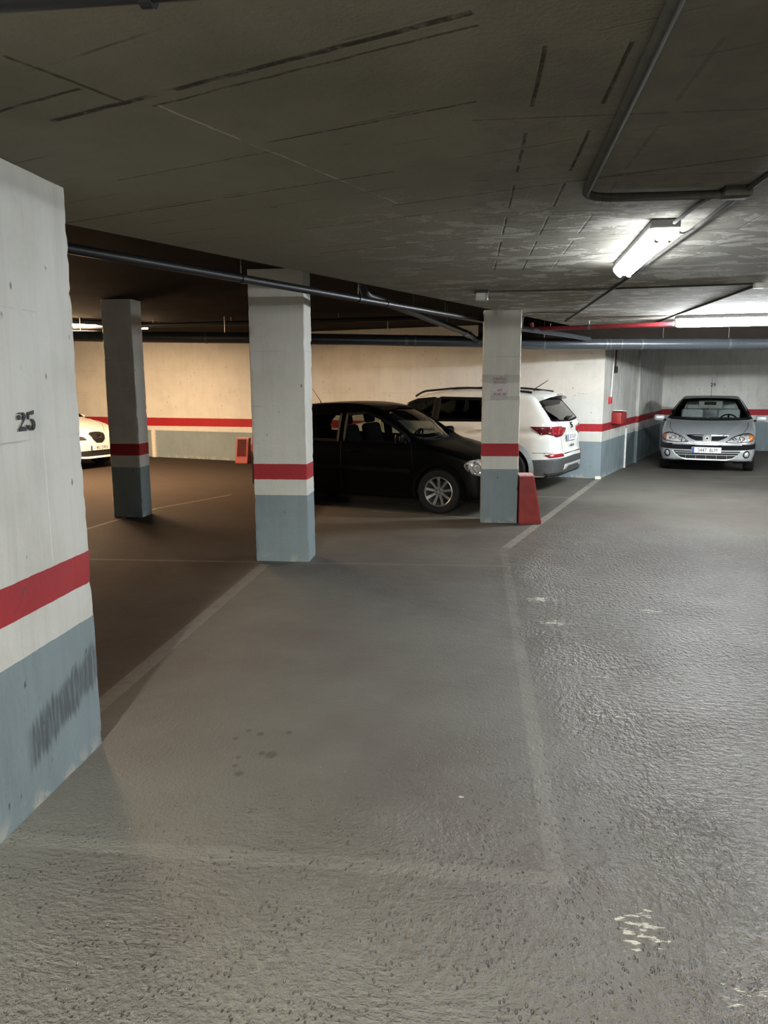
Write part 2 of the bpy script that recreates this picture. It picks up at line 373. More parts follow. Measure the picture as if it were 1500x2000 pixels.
# ------------------------------------------------------------------ room shell
def prism(name, poly, z0, z1, mat, parent=None):
    n = len(poly); vs = [(x, y, z0) for x, y in poly] + [(x, y, z1) for x, y in poly]
    fs = [list(range(n))[::-1], list(range(n, 2 * n))] + [[i, (i + 1) % n, n + (i + 1) % n, n + i] for i in range(n)]
    bm = bmesh.new(); v = [bm.verts.new(c) for c in vs]
    for f in fs: bm.faces.new([v[i] for i in f])
    return from_bm(name, bm, mat, parent)
ZS, ZC = 2.59, 2.79
CORNER, BACK = (2.391, 14.161), (4.85, 20.2)
WL = (-15.0, 20.4)                     # far left end of the long wall
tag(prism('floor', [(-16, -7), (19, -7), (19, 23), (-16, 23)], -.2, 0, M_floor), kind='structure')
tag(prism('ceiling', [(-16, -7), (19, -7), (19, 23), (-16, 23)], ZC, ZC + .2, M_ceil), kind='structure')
E0 = lambda y: (-2.17 + (y - 4.07) * .4465, y)
tag(prism('ceiling', [E0(-6.9), (10.8, -6.9), (10.8, 15.6), (1.62, 12.87), E0(12.4)], ZS, ZC, M_slab), kind='structure')
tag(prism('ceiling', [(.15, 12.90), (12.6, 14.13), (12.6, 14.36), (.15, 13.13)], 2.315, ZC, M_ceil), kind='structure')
def wall(name, a, b, mat, th=.25, z1=ZC, side=1):
    a, b = Vector(a), Vector(b); d = (b - a).normalized(); n = Vector((-d.y, d.x)) * side * th
    return tag(prism(name, [a, b, b + n, a + n], 0, z1, mat), kind='structure')
wall('wall_left', WL, (CORNER[0] - .16, CORNER[1] + .057), M_wall_left)
wall('wall_corner', (CORNER[0] - .16, CORNER[1] + .057), CORNER, M_wall_left, .23)
wall('wall_side', CORNER, BACK, M_wall_side)
wall('wall_back', BACK, (18.2, 19.82), M_wall_back)
wall('wall_blocker', (8.4, 14.15), (18.1, 14.15), M_wall_plain)  # added unseen wall, keeps the east lamp off the left bay
wall('wall_west', (-15.6, -6.8), (-15.0, 20.4), M_wall_plain)
wall('wall_east', (18.0, 20.2), (18.0, -6.8), M_wall_plain)
wall('wall_south', (18.2, -6.7), (-15.6, -6.7), M_wall_plain)
# pilaster half way along the side wall and plaster strips
dS = (Vector(BACK) - Vector(CORNER)).normalized(); nS = Vector((dS.y, -dS.x))
def on_side(s, off=0.0, z=0): 
    p = Vector(CORNER) + dS * s + nS * off; return (p.x, p.y, z)
aS = math.atan2(dS.y, dS.x)
def side_box(name, s, w, d, z0, z1, mat, bev=0, parent=None, **kw):
    p = on_side(s, d / 2 + .001, (z0 + z1) / 2)
    o = box(name, p, (w, d, z1 - z0), mat, parent, rot(z=math.degrees(aS)), bev); return tag(o, **kw) if kw else o
side_box('trim_1', 3.18, .16, .06, 0, ZC, M_wall_side, kind='structure')
aL = math.atan2(CORNER[1] - WL[1], CORNER[0] - WL[0])
def on_left(x, off=0.0, z=0):
    t_ = (x - WL[0]) / (CORNER[0] - WL[0]); y = WL[1] + t_ * (CORNER[1] - WL[1])
    n = Vector((math.sin(aL), -math.cos(aL))) * off; return (x + n.x, y + n.y, z)
M_whitepvc = plain('white_plastic', (.78, .77, .72), .4)
M_cream = plain('cream_paint', (.75, .72, .64), .6)

# ------------------------------------------------------------------ pillars
def pillar(name, x0, x1, y0, y1, z1, mat, seed, **kw):
    """chipped square column: grid skin, wavering arrises"""
    rnd = random.Random(seed); bm = bmesh.new(); nz = int(z1 / .035); step = .045
    nx = max(2, round((x1 - x0) / step)); ny = max(2, round((y1 - y0) / step))
    ch = .008
    loop = [(x0 + ch + (x1 - x0 - 2 * ch) * i / nx, y0, 0, -1) for i in range(nx + 1)] + [(x1, y0 + ch + (y1 - y0 - 2 * ch) * i / ny, 1, 0) for i in range(ny + 1)] \
        + [(x1 - ch - (x1 - x0 - 2 * ch) * i / nx, y1, 0, 1) for i in range(nx + 1)] + [(x0, y1 - ch - (y1 - y0 - 2 * ch) * i / ny, -1, 0) for i in range(ny + 1)]
    corners = {0, nx, nx + 1, nx + ny + 1, nx + ny + 2, 2 * nx + ny + 2, 2 * nx + ny + 3, 2 * nx + 2 * ny + 3}
    cx, cy = (x0 + x1) / 2, (y0 + y1) / 2; rings = []
    w = [rnd.uniform(-.003, .003) for _ in loop]
    for k in range(nz + 1):
        z = z1 * k / nz; ring = []
        for i, (x, y, nx_, ny_) in enumerate(loop):
            d = w[i] * .4 + .002 * math.sin(z * 3 + i) 
            if i in corners:
                d -= abs(rnd.gauss(0, .0022)) + (.010 if rnd.random() < .06 else 0)
                v = Vector((x - cx, y - cy)).normalized() * d; ring.append(bm.verts.new((x + v.x, y + v.y, z)))
            else: ring.append(bm.verts.new((x + nx_ * d * .6, y + ny_ * d * .6, z)))
        rings.append(ring)
    n = len(loop)
    for A, B in zip(rings, rings[1:]):
        for i in range(n): bm.faces.new((A[i], A[(i + 1) % n], B[(i + 1) % n], B[i]))
    bm.faces.new(rings[0][::-1]); bm.faces.new(rings[-1])
    return tag(from_bm(name, bm, mat, smooth=30), **kw)
P1_ = pillar('pillar', -3.55, -1.77, 2.40, 3.382, ZS, M_pillar_near, 1, label='near pillar at the left stencilled 25, widened out of view to block light, black scuff on its grey base', cat='pillar')  # unseen left side widened to block the lamp behind the viewer
pillar('pillar', -2.073, -1.539, 7.275, 7.606, ZC, M_pillar, 2, label='slim square pillar with red band in front of the black car tail', cat='pillar')
P3_ = pillar('pillar', .171, .627, 9.57, 9.87, ZS, M_pillar3, 3, label='square pillar carrying a taped paper notice, red louvred box at its foot', cat='pillar')
pillar('pillar', -4.642, -4.24, 9.585, 9.89, ZC, M_pillar, 4, label='shaded pillar at the left, standing in front of the small white car', cat='pillar')

M_ink = plain('black_stencil_paint', (.012, .012, .012), .7)
def flat_shapes(name, shapes, mat, parent, M_, thick=.0012):
    """extrude 2D outlines by thick and place with matrix M_ (x right, y up, z out)"""
    bm = bmesh.new()
    for sh in shapes:
        a = [bm.verts.new(M_ @ Vector((x, y, 0))) for x, y in sh]; b = [bm.verts.new(M_ @ Vector((x, y, thick))) for x, y in sh]
        n = len(sh); bm.faces.new(b); bm.faces.new(a[::-1])
        for i in range(n): bm.faces.new((a[i], a[(i + 1) % n], b[(i + 1) % n], b[i]))
    return from_bm(name, bm, mat, parent)
def arcp(cx, cy, rx, ry, a0, a1, n=10): return [(cx + rx * math.cos(R(a0 + (a1 - a0) * i / n)), cy + ry * math.sin(R(a0 + (a1 - a0) * i / n))) for i in range(n + 1)]
def frame(o, xr, out):
    """matrix with x right = xr, z out = out, y up"""
    x = Vector(xr).normalized(); z = Vector(out).normalized(); y = z.cross(x); m_ = Matrix.Identity(4)
    for i in range(3): m_[i][0], m_[i][1], m_[i][2], m_[i][3] = x[i], y[i], z[i], o[i]
    return m_
two = [arcp(.022, .062, .022, .020, 70, -60, 10) + arcp(.020, .062, .010, .016, -50, 60, 8),              # right crescent of the bowl
       arcp(.006, .060, .009, .011, 0, 360, 12)[:-1], arcp(.014, .074, .014, .007, 30, 150, 6) + arcp(.014, .072, .010, .004, 150, 30, 6),
       [(.030, .044), (.036, .046), (.014, .020), (.008, .018)],
       [(.0, .0), (.044, .0), (.046, .026), (.040, .014), (.022, .020), (.008, .018)]]
five = [[(.058, .080), (.064, .080), (.064, .050), (.058, .047)], [(.066, .080), (.094, .086), (.092, .070), (.080, .067), (.066, .070)],
        arcp(.078, .024, .020, .026, 95, -80, 12) + arcp(.076, .024, .007, .020, -70, 85, 8), arcp(.062, .014, .009, .010, 0, 360, 12)[:-1],
        [(.066, .002), (.078, -.001), (.076, .004), (.068, .007)]]
nn = flat_shapes('stencilled_number', two + five, M_ink, P1_, frame((-1.766, 2.878, 1.562), (0, 1, 0), (1, 0, 0)) @ Matrix.Diagonal((1.22, .92, 3, 1)))
nn['label'] = 'black stencilled number 25'

# ------------------------------------------------------------------ text helper
def text_mesh(name, s, size, mat, parent, M_, ext=.001, sx=1.0, align='CENTER', bold=0.0):
    cu = bpy.data.curves.new(name, 'FONT'); cu.body = s; cu.size = size; cu.extrude = ext; cu.align_x = align; cu.align_y = 'CENTER'; cu.offset = bold
    cu.resolution_u = 3
    to = bpy.data.objects.new(name, cu); COL.objects.link(to); bpy.context.view_layer.update()
    me = bpy.data.meshes.new_from_object(to.evaluated_get(bpy.context.evaluated_depsgraph_get()))
    bpy.data.objects.remove(to); me.transform(M_ @ Matrix.Diagonal((sx, 1, 1, 1))); me.materials.clear(); me.materials.append(mat)
    me.name = name
    return link(bpy.data.objects.new(name, me), parent)
bk = bpy.data.objects['wall_back']; nb = Vector((0, -1, 0))
tag(text_mesh('stencilled_number', '29', .13, M_ink, bk, frame((6.05, 20.155, 1.63), (1, -.028, 0), (-.028, -1, 0)), .002), label='small stencilled number 29 on the back wall')

# ------------------------------------------------------------------ pipes, conduits, lamps
M_pvc = plain('dark_grey_pvc', (.012, .013, .015), .42, 0, .3)
M_pvcl = plain('weathered_grey_pvc', (.055, .065, .075), .3, 0, .6)
M_coup = plain('pale_pipe_clip', (.14, .15, .15), .35, .3)
M_redpipe = plain('red_pipe_paint', (.22, .016, .022), .5)
M_steel = plain('dull_steel', (.20, .20, .20), .4, .8)
def along(a, b, t): return Vector(a) + (Vector(b) - Vector(a)) * t
A_, B_ = (-8.5, 11.81, 2.52), (7.6, 13.56, 2.318)
BP = [(-8.5, 11.81, 2.525), (-3.5, 12.352, 2.452), (.2, 12.754, 2.375), (1.2, 12.863, 2.334), (4.2, 13.19, 2.322), (12.5, 14.0, 2.31)]
r0 = empty('drain_pipe', (0, 0, 0), label='large grey horizontal drain pipe under the ceiling before the back walls', cat='pipe')
tube('pipe_run', BP, .088, M_pvcl, r0, 24)
def bp(x):
    for a, b in zip(BP, BP[1:]):
        if a[0] <= x <= b[0]: return along(a, b, (x - a[0]) / (b[0] - a[0]))
for x, w in ((1.197, .03), (2.19, .02), (2.25, .02), (2.43, .02), (2.76, .035), (4.15, .03), (-1.0, .05), (-.86, .03), (-4.2, .03)):
    p = bp(x); d = Vector((.994, .108, -.01)); tube('pipe_collar', [p - d * w / 2, p + d * w / 2], .093, M_coup, r0, 24)
for x in (-6.2, -3.9, -1.3, 1.2, 3.1, 4.15):
    p = bp(x); tube('hanger_rod', [p + Vector((0, 0, .08)), (p.x, p.y, ZC)], .006, M_steel, r0, 6)
r1 = empty('drain_pipe', (0, 0, 0), label='slender dark pipe hung along the slab edge from the near pillar', cat='pipe')
Q0, Q1 = Vector((-3.0, 2.75, 2.515)), Vector((1.40, 12.71, 2.485))
tube('pipe_run', [Q0, Q1], .031, M_pvc, r1, 14)
for t_ in (.30, .45, .62, .78):
    p = Q0.lerp(Q1, t_); tube('hanger_rod', [p, (p.x, p.y, ZC if t_ < .9 else ZS)], .004, M_steel, r1, 6)
for t_ in (.302, .452, .50, .72):
    p = Q0.lerp(Q1, t_); dd = (Q1 - Q0).normalized() * .03; tube('pipe_collar', [p - dd, p + dd], .036, M_pvc, r1, 14)
r2_ = empty('drain_pipe', (0, 0, 0), label='grey branch pipe dropping through an elbow into the large drain pipe', cat='pipe')
tube('pipe_run', arc_pts([(-1.05, 7.55, 2.80), (-1.02, 7.7, 2.59), (-.65, 9.23, 2.545), (-.02, 12.0, 2.46), (.05, 12.40, 2.44), (.13, 12.72, 2.38)], .25), .043, M_pvc, r2_, 14)
for q in ((-.06, 11.85, 2.463), (-.03, 12.02, 2.457), (.0, 12.16, 2.452)): tube('pipe_collar', [Vector(q) - Vector((.008, .035, 0)), Vector(q) + Vector((.008, .035, 0))], .052, M_coup, r2_, 14)
for q in ((-.65, 9.23, 2.545), (-.3, 10.8, 2.50)): tube('hanger_rod', [q, (q[0], q[1], ZC)], .004, M_steel, r2_, 6)
r3 = empty('drain_pipe', (0, 0, 0), label='thin black pipe running under the ceiling above the large drain pipe', cat='pipe')
tube('pipe_run', [(-7.2, 13.1, 2.70), (-.7, 11.75, 2.68)], .036, M_pvc, r3, 12)
for t_ in (.3, .52, .8):
    p = Vector((-7.2, 13.1, 2.70)).lerp(Vector((-.7, 11.75, 2.68)), t_); tube('hanger_rod', [p, (p.x, p.y, ZC)], .004, M_steel, r3, 6)
r4 = empty('fire_pipe', (0, 0, 0), label='red fire water pipe under the slab, running behind the far lamp', cat='pipe')
Ra, Rb = Vector((1.05, 11.70, 2.50)), Vector((8.2, 9.05, 2.52))
tube('pipe_run', [Ra, Rb], .030, M_redpipe, r4, 14)
for t_ in (.09, .24):
    p = Ra.lerp(Rb, t_); dd = (Rb - Ra).normalized() * .02; tube('pipe_clip', [p - dd, p + dd], .036, M_steel, r4, 14)
    tube('hanger_rod', [p, (p.x, p.y, ZS)], .005, M_steel, r4, 6)
tube('pipe_end', [Ra, Ra + Vector((-.12, .05, 0)), (Ra.x - .14, Ra.y + .05, ZS)], .030, M_redpipe, r4, 12)
r5 = empty('drain_pipe', (0, 0, 0), label='short pale grey pipe beyond the notice pillar under the slab', cat='pipe')
tube('pipe_run', [(.55, 11.2, 2.50), (1.45, 12.2, 2.44), (1.9, 12.75, 2.40)], .034, M_pvcl, r5, 12)
tube('hanger_rod', [(1.2, 11.93, 2.46), (1.2, 11.93, ZS)], .004, M_steel, r5, 6)
r6 = empty('conduit', (0, 0, 0), label='black pipe with a pale highlight crossing the ceiling overhead at top left', cat='pipe')
tube('pipe_run', [(-2.6, 1.60, 2.50), (-.2, 1.565, 2.50)], .026, M_pvc, r6, 14)
for x in (-1.63, -.63): 
    tube('pipe_clip', [(x - .012, 1.578, 2.50), (x + .012, 1.578, 2.50)], .033, M_pvc, r6, 12)
    tube('hanger_rod', [(x, 1.578, 2.50), (x, 1.578, ZS)], .006, M_pvc, r6, 6)
M_cond = plain('ceiling_grey_conduit', (.065, .063, .055), .85, 0, .1)
M_conp = plain('pale_conduit', (.12, .12, .11), .8, 0, .1)
c1 = empty('conduit', (0, 0, 0), label='grey conduit bending in a right angle over the lane, nearest the viewer', cat='conduit')
tube('conduit_run', arc_pts([(.40, .9, 2.567), (.455, 2.3, 2.567), (.505, 3.76, 2.567), (1.14, 3.76, 2.567), (1.20, 3.2, 2.567), (1.22, 1.5, 2.567)][:4], .16), .019, M_cond, c1)
c2 = empty('conduit', (0, 0, 0), label='long straight conduit passing the near lamp on its right side', cat='conduit')
tube('conduit_run', [(1.18, .8, 2.575), (1.20, 3.5, 2.575), (1.235, 4.9, 2.575), (1.29, 7.0, 2.575), (1.34, 11.3, 2.575)], .012, M_cond, c2)
tube('cable_loop', arc_pts([(1.23, 4.55, 2.575), (1.16, 4.6, 2.545), (1.11, 4.5, 2.56)], .04), .004, M_ink, c2, 6)
box('junction_box', (1.165, 3.74, 2.57), (.12, .10, .05), M_cond, c2, bev=.008)
c3 = empty('conduit', (0, 0, 0), label='short conduit feeding the near lamp from the junction box', cat='conduit')
tube('conduit_run', arc_pts([(1.10, 3.79, 2.575), (1.075, 4.0, 2.575), (1.06, 4.36, 2.565)], .05), .010, M_conp, c3)
c4 = empty('conduit', (0, 0, 0), label='thin conduit crossing from the ceiling sensor to a small white box', cat='conduit')
tube('conduit_run', [(.16, 7.58, 2.582), (1.23, 7.50, 2.582), (2.47, 7.30, 2.582)], .008, M_cond, c4, 8)
box('junction_box', (2.52, 7.29, 2.565), (.08, .08, .045), M_whitepvc, c4, bev=.008)
c5 = empty('conduit', (0, 0, 0), label='conduit running from the small white box towards the far lamp', cat='conduit')
tube('conduit_run', [(2.54, 7.34, 2.58), (2.62, 9.6, 2.58), (2.73, 12.6, 2.58)], .010, M_cond, c5, 8)
c6 = empty('conduit', (0, 0, 0), label='thin grey cable looping from the notice pillar along the slab', cat='conduit')
tube('conduit_run', arc_pts([(.64, 9.72, 2.40), (.66, 9.75, 2.57), (1.32, 9.9, 2.578)], .14), .007, M_conp, c6, 8)
# ceiling sensor
sn = empty('ceiling_sensor', (.11, 7.53, ZS), label='small pale ceiling sensor with a glassy cap beside the notice pillar top', cat='sensor')
M_clear = NT('clear_cap').fin((.8, .8, .76), .15, 0, .6, Transmission_Weight=.6)
box('sensor_base', (0, 0, -.012), (.13, .13, .024), M_ink, sn, bev=.005)
box('sensor_body', (0, 0, -.058), (.11, .10, .07), plain('dusty_white_plastic', (.5, .5, .45), .4), sn, bev=.01)
box('sensor_cap', (.045, -.0, -.06), (.035, .104, .075), M_clear, sn, bev=.01)

def emis(name, col, k, pat=False):
    t = NT(name); t.b.inputs['Base Color'].default_value = (.8, .8, .8, 1)
    t.b.inputs['Emission Color'].default_value = (*col, 1); t.b.inputs['Emission Strength'].default_value = k
    return t.m
M_housing = plain('grey_lamp_housing', (.25, .25, .25), .5)
M_endcap = plain('dusty_lamp_cover', (.42, .38, .26), .6)
def lamp(c, ang, L_, z, strength, col, zt=ZS, tall=False, wing=0, **kw):
    o = empty('ceiling_lamp', (c[0], c[1], zt), ang, **kw); d = zt - z
    box('lamp_housing', (0, 0, -.025), (L_, .15, .045), M_housing, o, bev=.006)
    if wing:
        bm = bmesh.new()
        bm_box(bm, Vector((0, 0, -.047)), (L_, wing * 2, .004))
        for s in (-1, 1): bm_box(bm, Vector((0, s * wing, -.058)), (L_, .004, .024))
        from_bm('reflector', bm, M_housing, o)  # trough added to keep lamp light off the ceiling
    me = emis('lamp_glow', col, strength)
    # trapezoid prismatic cover
    bm = bmesh.new(); rings = []
    prof = [(-.078, -.045), (-.074, -.068), (-.048, -.095), (.048, -.095), (.074, -.068), (.078, -.045)]
    if tall: prof = [(-.026, -.045), (-.030, -.045 - tall * .4), (-.024, -.045 - tall), (.024, -.045 - tall), (.030, -.045 - tall * .4), (.026, -.045)]
    for x, k in ((-L_ / 2 + .005, .80), (-L_ / 2 + .045, 1), (L_ / 2 - .045, 1), (L_ / 2 - .005, .80)):
        rings.append([bm.verts.new((x, y * k, -.045 + (z_ + .045) * k)) for y, z_ in prof])
    for A, B in zip(rings, rings[1:]):
        for i in range(5): bm.faces.new((A[i], A[i + 1], B[i + 1], B[i]))
    from_bm('lamp_cover', bm, me, o)
    if tall:
        for s in (-1, 1): box('end_cap', (s * (L_ / 2 - .003), 0, -.045 - tall / 2), (.010, .064, tall), M_housing, o)
    else:
        for s in (-1, 1): prism_cap = [(y * .8, -.045 + (z_ + .045) * .8) for y, z_ in prof]; mobj('cover_end', [(s * (L_ / 2 - .005), y, z_) for y, z_ in prism_cap], [list(range(6))], me, o)
    for s in (() if tall else (-1, 1)):
        for q in (-.032, .032):
            t_ = bmesh.new(); bm_tube(t_, [(s * (L_ / 2 - .075), q, -.0975), (s * (L_ / 2 - .030), q, -.095)], .015, 10); from_bm('tube_socket', t_, M_endcap, o, smooth=True)
        for q in (-1, 1): box('cover_clip', (s * L_ * .28, q * .080, -.048), (.03, .008, .02), M_steel, o)
    return o
lamp((1.065, 5.16), R(90 - 3.0), 1.56, 2.5, LAMP_NEAR, C_COOL, label='twin tube ceiling lamp over the lane, near the right', cat='lamp')
lamp((3.47, 10.66), R(-8.5), 1.56, 2.5, LAMP_FAR, C_COOL, tall=.105, label='bright far ceiling lamp seen side on above the silver car', cat='lamp')
lamp((-6.26, 13.05), R(51.9), 1.60, 2.7, LAMP_WARM, C_WARM, zt=ZC, tall=.045, wing=.13, label='warm glowing tube lamp behind the shaded left pillar', cat='lamp')
lamp((-7.45, 12.35), R(51.9), 1.56, 2.7, LAMP_WARM_HID, C_WARM, zt=ZC, tall=.045, wing=.13, label='warm tube lamp hidden behind the near pillar', cat='lamp')
lamp((9.0, 9.2), R(-10), 1.56, 2.5, LAMP_LANE_FILL, C_COOL, tall=.105, label='added ceiling lamp further right, outside the view, brightening the back walls', cat='lamp')
lamp((-1.03, -2.6), R(90 + 7), 1.56, 2.5, LAMP_BACK, C_NEUT, label='ceiling lamp in the lane behind the viewer', cat='lamp')
lamp((11.8, 14.95), R(80), 1.56, 2.70, LAMP_EAST, C_COOL, zt=ZC, tall=.105, label='ceiling lamp far to the right, beyond the silver car', cat='lamp')

# ------------------------------------------------------------------ red louvred boxes
M_redbox = plain('red_sheet_metal', (.30, .022, .020), .45, 0, .5, .2, 8)
M_dark = plain('dark_vent_gap', (.03, .006, .006), .8)
M_redtop = plain('faded_pink_top', (.62, .34, .32), .6)
def louvre_box(loc, rz, w, dp, h, **kw):
    """upright side of the wedge on -x, sloping louvred face on +x; w base width, dp depth"""
    o = empty('louvred_box', loc, rz, **kw); tw = w * .62
    def X(z): return w + (tw - w) * z / h
    bm = bmesh.new(); P = [(0, 0), (w, 0), (tw, h), (0, h)]
    v = [bm.verts.new((x, y, z)) for y in (0, dp) for x, z in P]
    for f in ((0, 1, 2, 3), (7, 6, 5, 4), (0, 4, 5, 1), (3, 2, 6, 7), (0, 3, 7, 4), (1, 5, 6, 2)): bm.faces.new([v[i] for i in f])
    bmesh.ops.bevel(bm, geom=list(bm.edges), offset=.004, segments=1, affect='EDGES')
    from_bm('cabinet_body', bm, M_redbox, o)
    bm = bmesh.new(); n = 9; a = math.atan2(w - tw, h)
    for k in range(n):
        z = h * (.30 + .66 * k / (n - 1)); bm_box(bm, Vector((X(z) - .002, dp / 2, z)), (.034, dp * .86, .006), rot(y=38), 0)
    bm_box(bm, Vector((X(h * .14) + .003, dp / 2, h * .14)), (.008, dp * .94, h * .26), rot(y=-math.degrees(a)), 0)
    for yy in (.03, dp - .03): bm_box(bm, Vector((X(h * .63) + .004, yy, h * .63)), (.012, .02, h * .70), rot(y=-math.degrees(a)), 0)
    from_bm('louvre_panel', bm, M_redbox, o)
    box('louvre_backing', (X(h * .63) + .0015, dp / 2, h * .63), (.003, dp * .84, h * .68), M_dark, o, rot(y=-math.degrees(a)))
    box('top_cover', (tw / 2, dp / 2, h + .006), (tw + .012, dp + .012, .014), M_redtop, o)
    return o
louvre_box((.640, 9.50, 0), R(2), .275, .30, .595, label='tall red wedge shaped box against the foot of the notice pillar', cat='louvred box')
louvre_box((-5.02, 16.62, 0), R(-98), .28, .29, .54, label='red louvred box on the floor by the warm lit wall', cat='louvred box')

# ------------------------------------------------------------------ notice on pillar
M_paper = plain('notice_paper', (.60, .56, .58), .5); M_txt = plain('notice_lettering', (.25, .05, .07), .6)
nt = empty('paper_notice', (.378, 9.562, 1.67), 0, label='paper notice in a plastic sleeve taped to the pillar', cat='notice')
box('paper_sheet', (0, 0, 0), (.205, .002, .292), M_paper, nt)
for i, (s, z) in enumerate((('PARKING', .105), ('PRIVADO', .062), ('NO', -.033), ('APARCAR', -.078))):
    text_mesh('lettering', s, .042, M_txt, nt, frame((0, -.0022, z), (1, 0, 0), (0, -1, 0)), .0004, .86, bold=.0006)
def tape_mat():
    t = NT('clear_packing_tape'); n = t.noise(t.pos, 24, 4, .7, 1.2)
    t.fin((.55, .53, .47), t.rng(n, .3, .7, .08, .3), 0, .6, t.bump(n, 1., .02)); t.b.inputs['Alpha'].default_value = .28; return t.m
M_tape = tape_mat()
def crumple(name, x0, x1, z0, z1, y, parent, amp=.006):
    n = 14; k = 5; vs = []; rnd = random.Random(int(abs(z0) * 1000))
    for j in range(k + 1):
        for i in range(n + 1): vs.append((x0 + (x1 - x0) * i / n, y - abs(rnd.gauss(0, amp)), z0 + (z1 - z0) * j / k + rnd.gauss(0, .003)))
    fs = [(j * (n + 1) + i, j * (n + 1) + i + 1, (j + 1) * (n + 1) + i + 1, (j + 1) * (n + 1) + i) for j in range(k) for i in range(n)]
    return mobj(name, vs, fs, M_tape, parent, True)
crumple('tape_strip', -.215, .235, .06, .155, -.004, nt); crumple('tape_strip', -.11, .245, -.145, -.10, -.004, nt, .003)

# ------------------------------------------------------------------ side wall fittings
M_redplastic = plain('red_plastic', (.55, .03, .035), .35)
al = side_box('alarm_button', .44, .11, .05, 1.335, 1.455, M_redplastic, .006, label='small red alarm call point on the wall beside the corner', cat='alarm button')
hb = side_box('wall_box', .96, .50, .18, .955, 1.165, M_redbox, .006, label='open red metal wall box across the painted red stripe', cat='wall box')
q = on_side(.99, .10, 1.182)
tag(box('folded_paper', q, (.46, .17, .018), M_whitepvc, None, rot(y=4, z=math.degrees(aS)), .003), label='white folded sheet lying on the red wall box', cat='paper')
cb = empty('wall_cable', (0, 0, 0), label='pale cable dropping down the side wall to the alarm call point', cat='cable')
tube('cable_run', arc_pts([on_side(.70, .02, 2.7), on_side(.66, .02, 2.3), on_side(.55, .02, 1.75), on_side(.50, .02, 1.44)], .2), .014, M_whitepvc, cb, 8)
ck = empty('wall_switch', (0, 0, 0), label='dark strip and socket near the top of the side wall', cat='socket')
q0, q1 = on_side(.80, .02, 2.6), on_side(.80, .02, 2.0)
tube('socket_cable', [q0, q1], .018, plain('brownish_cable', (.09, .03, .03), .5), ck, 8)
box('socket_body', on_side(.80, .03, 1.95), (.09, .05, .12), M_ink, ck, rot(z=math.degrees(aS)), .006)
tag(tube('wall_pipe', [on_side(2.03, .02, 0), on_side(2.03, .02, .80)], .020, M_whitepvc), label='thin white pipe up the grey dado of the side wall', cat='pipe')
tag(box('pipe_stub', (2.34, 14.11, .025), (.10, .04, .05), M_cream), label='pale lump of plaster at the foot of the wall corner', cat='plaster')
p = on_left(-7.42, .03, .33)
tag(box('wall_pipe', p, (.10, .05, .66), M_cream, None, rot(z=math.degrees(aL))), label='cream upright strip on the grey base of the warm lit wall', cat='pipe')

# ------------------------------------------------------------------ cars
def car_paint(name, col, rough=.25, metal=0., coat=.8, flake=0):
    t = NT(name); n = t.noise(t.pos, 3, 4)
    sp_ = .12 if col[0] < .01 else .5
    c = t.mix(t.rng(n, .35, .7), tuple(x * .93 for x in col), col)
    return t.fin(c, rough, metal, sp_, Coat_Weight=coat, Coat_Roughness=.08)
def glass_mat(name, tint, refl=1.0):
    t = NT(name); out = t.n['Material Output']
    tr = t.n.new('ShaderNodeBsdfTransparent'); tr.inputs[0].default_value = (*tint, 1)
    gl = t.n.new('ShaderNodeBsdfGlossy'); gl.inputs['Roughness'].default_value = .03; gl.inputs[0].default_value = (refl, refl, refl, 1)
    lw = t.n.new('ShaderNodeLayerWeight'); lw.inputs[0].default_value = .5
    fac = t.math('MULTIPLY_ADD', t.math('POWER', lw.outputs['Facing'], 4.5), .75, .04)
    mx = t.n.new('ShaderNodeMixShader'); t.l.new(fac, mx.inputs[0]); t.l.new(tr.outputs[0], mx.inputs[1]); t.l.new(gl.outputs[0], mx.inputs[2])
    t.l.new(mx.outputs[0], out.inputs[0]); return t.m
def lamp_mat(name, a=(.75, .76, .74), b=(.05, .05, .05), sc=16):
    t = NT(name); d = t.vor(t.pos, sc); n = t.noise(t.pos, sc * .9, 3, .6, 1.5)
    c = t.mix(t.rng(n, .36, .52), b, a)
    return t.fin(c, .14, .45, .6, t.bump(d, .8, .02), Coat_Weight=1.0)
M_black = plain('matt_black_trim', (.012, .012, .013), .55, 0, .3)
M_seal = plain('window_seal', (.006, .006, .0065), .75, 0, .12)
M_cabin = plain('dark_cabin', (.008, .008, .009), .8, 0, .2)
M_seatg = plain('grey_seat_cloth', (.50, .51, .52), .85, 0, .2)
M_seatd = plain('dark_seat_cloth', (.02, .02, .022), .85, 0, .2)
M_tyre = plain('tyre_rubber', (.016, .016, .017), .75, 0, .3)
M_alloy = plain('alloy_wheel', (.50, .50, .49), .32, .8)
M_alloyd = plain('dusty_alloy_wheel', (.36, .36, .36), .35, .7)
M_chrome = plain('chrome', (.85, .86, .88), .12, 1.)
M_plate = plain('number_plate_white', (.80, .80, .78), .45)
M_eu = plain('number_plate_blue', (.03, .08, .36), .5)
M_char = plain('number_plate_black', (.01, .01, .01), .5)
M_lamp = lamp_mat('headlight_glass', (.9, .91, .88), (.09, .09, .09)); M_lampd = lamp_mat('dark_headlight', (.10, .10, .10), (.01, .01, .01))
M_amber = plain('amber_indicator', (.62, .22, .05), .2, .1)
M_amberd = plain('amber_brown_indicator', (.42, .16, .10), .2, .1)
M_tail = plain('red_tail_lens', (.33, .008, .018), .12, 0, .7, .3, 22, Coat_Weight=1.)
M_taild = plain('dark_red_tail_lens', (.10, .004, .008), .12, 0, .7, .3, 22, Coat_Weight=1.)
M_mirror = plain('mirror_glass', (.5, .52, .55), .05, 1.)
M_glass_clear = glass_mat('clear_car_glass', (.66, .72, .70)); M_glass_dark = glass_mat('tinted_car_glass', (.16, .18, .18)); M_glass_mid = glass_mat('car_glass', (.50, .54, .53))

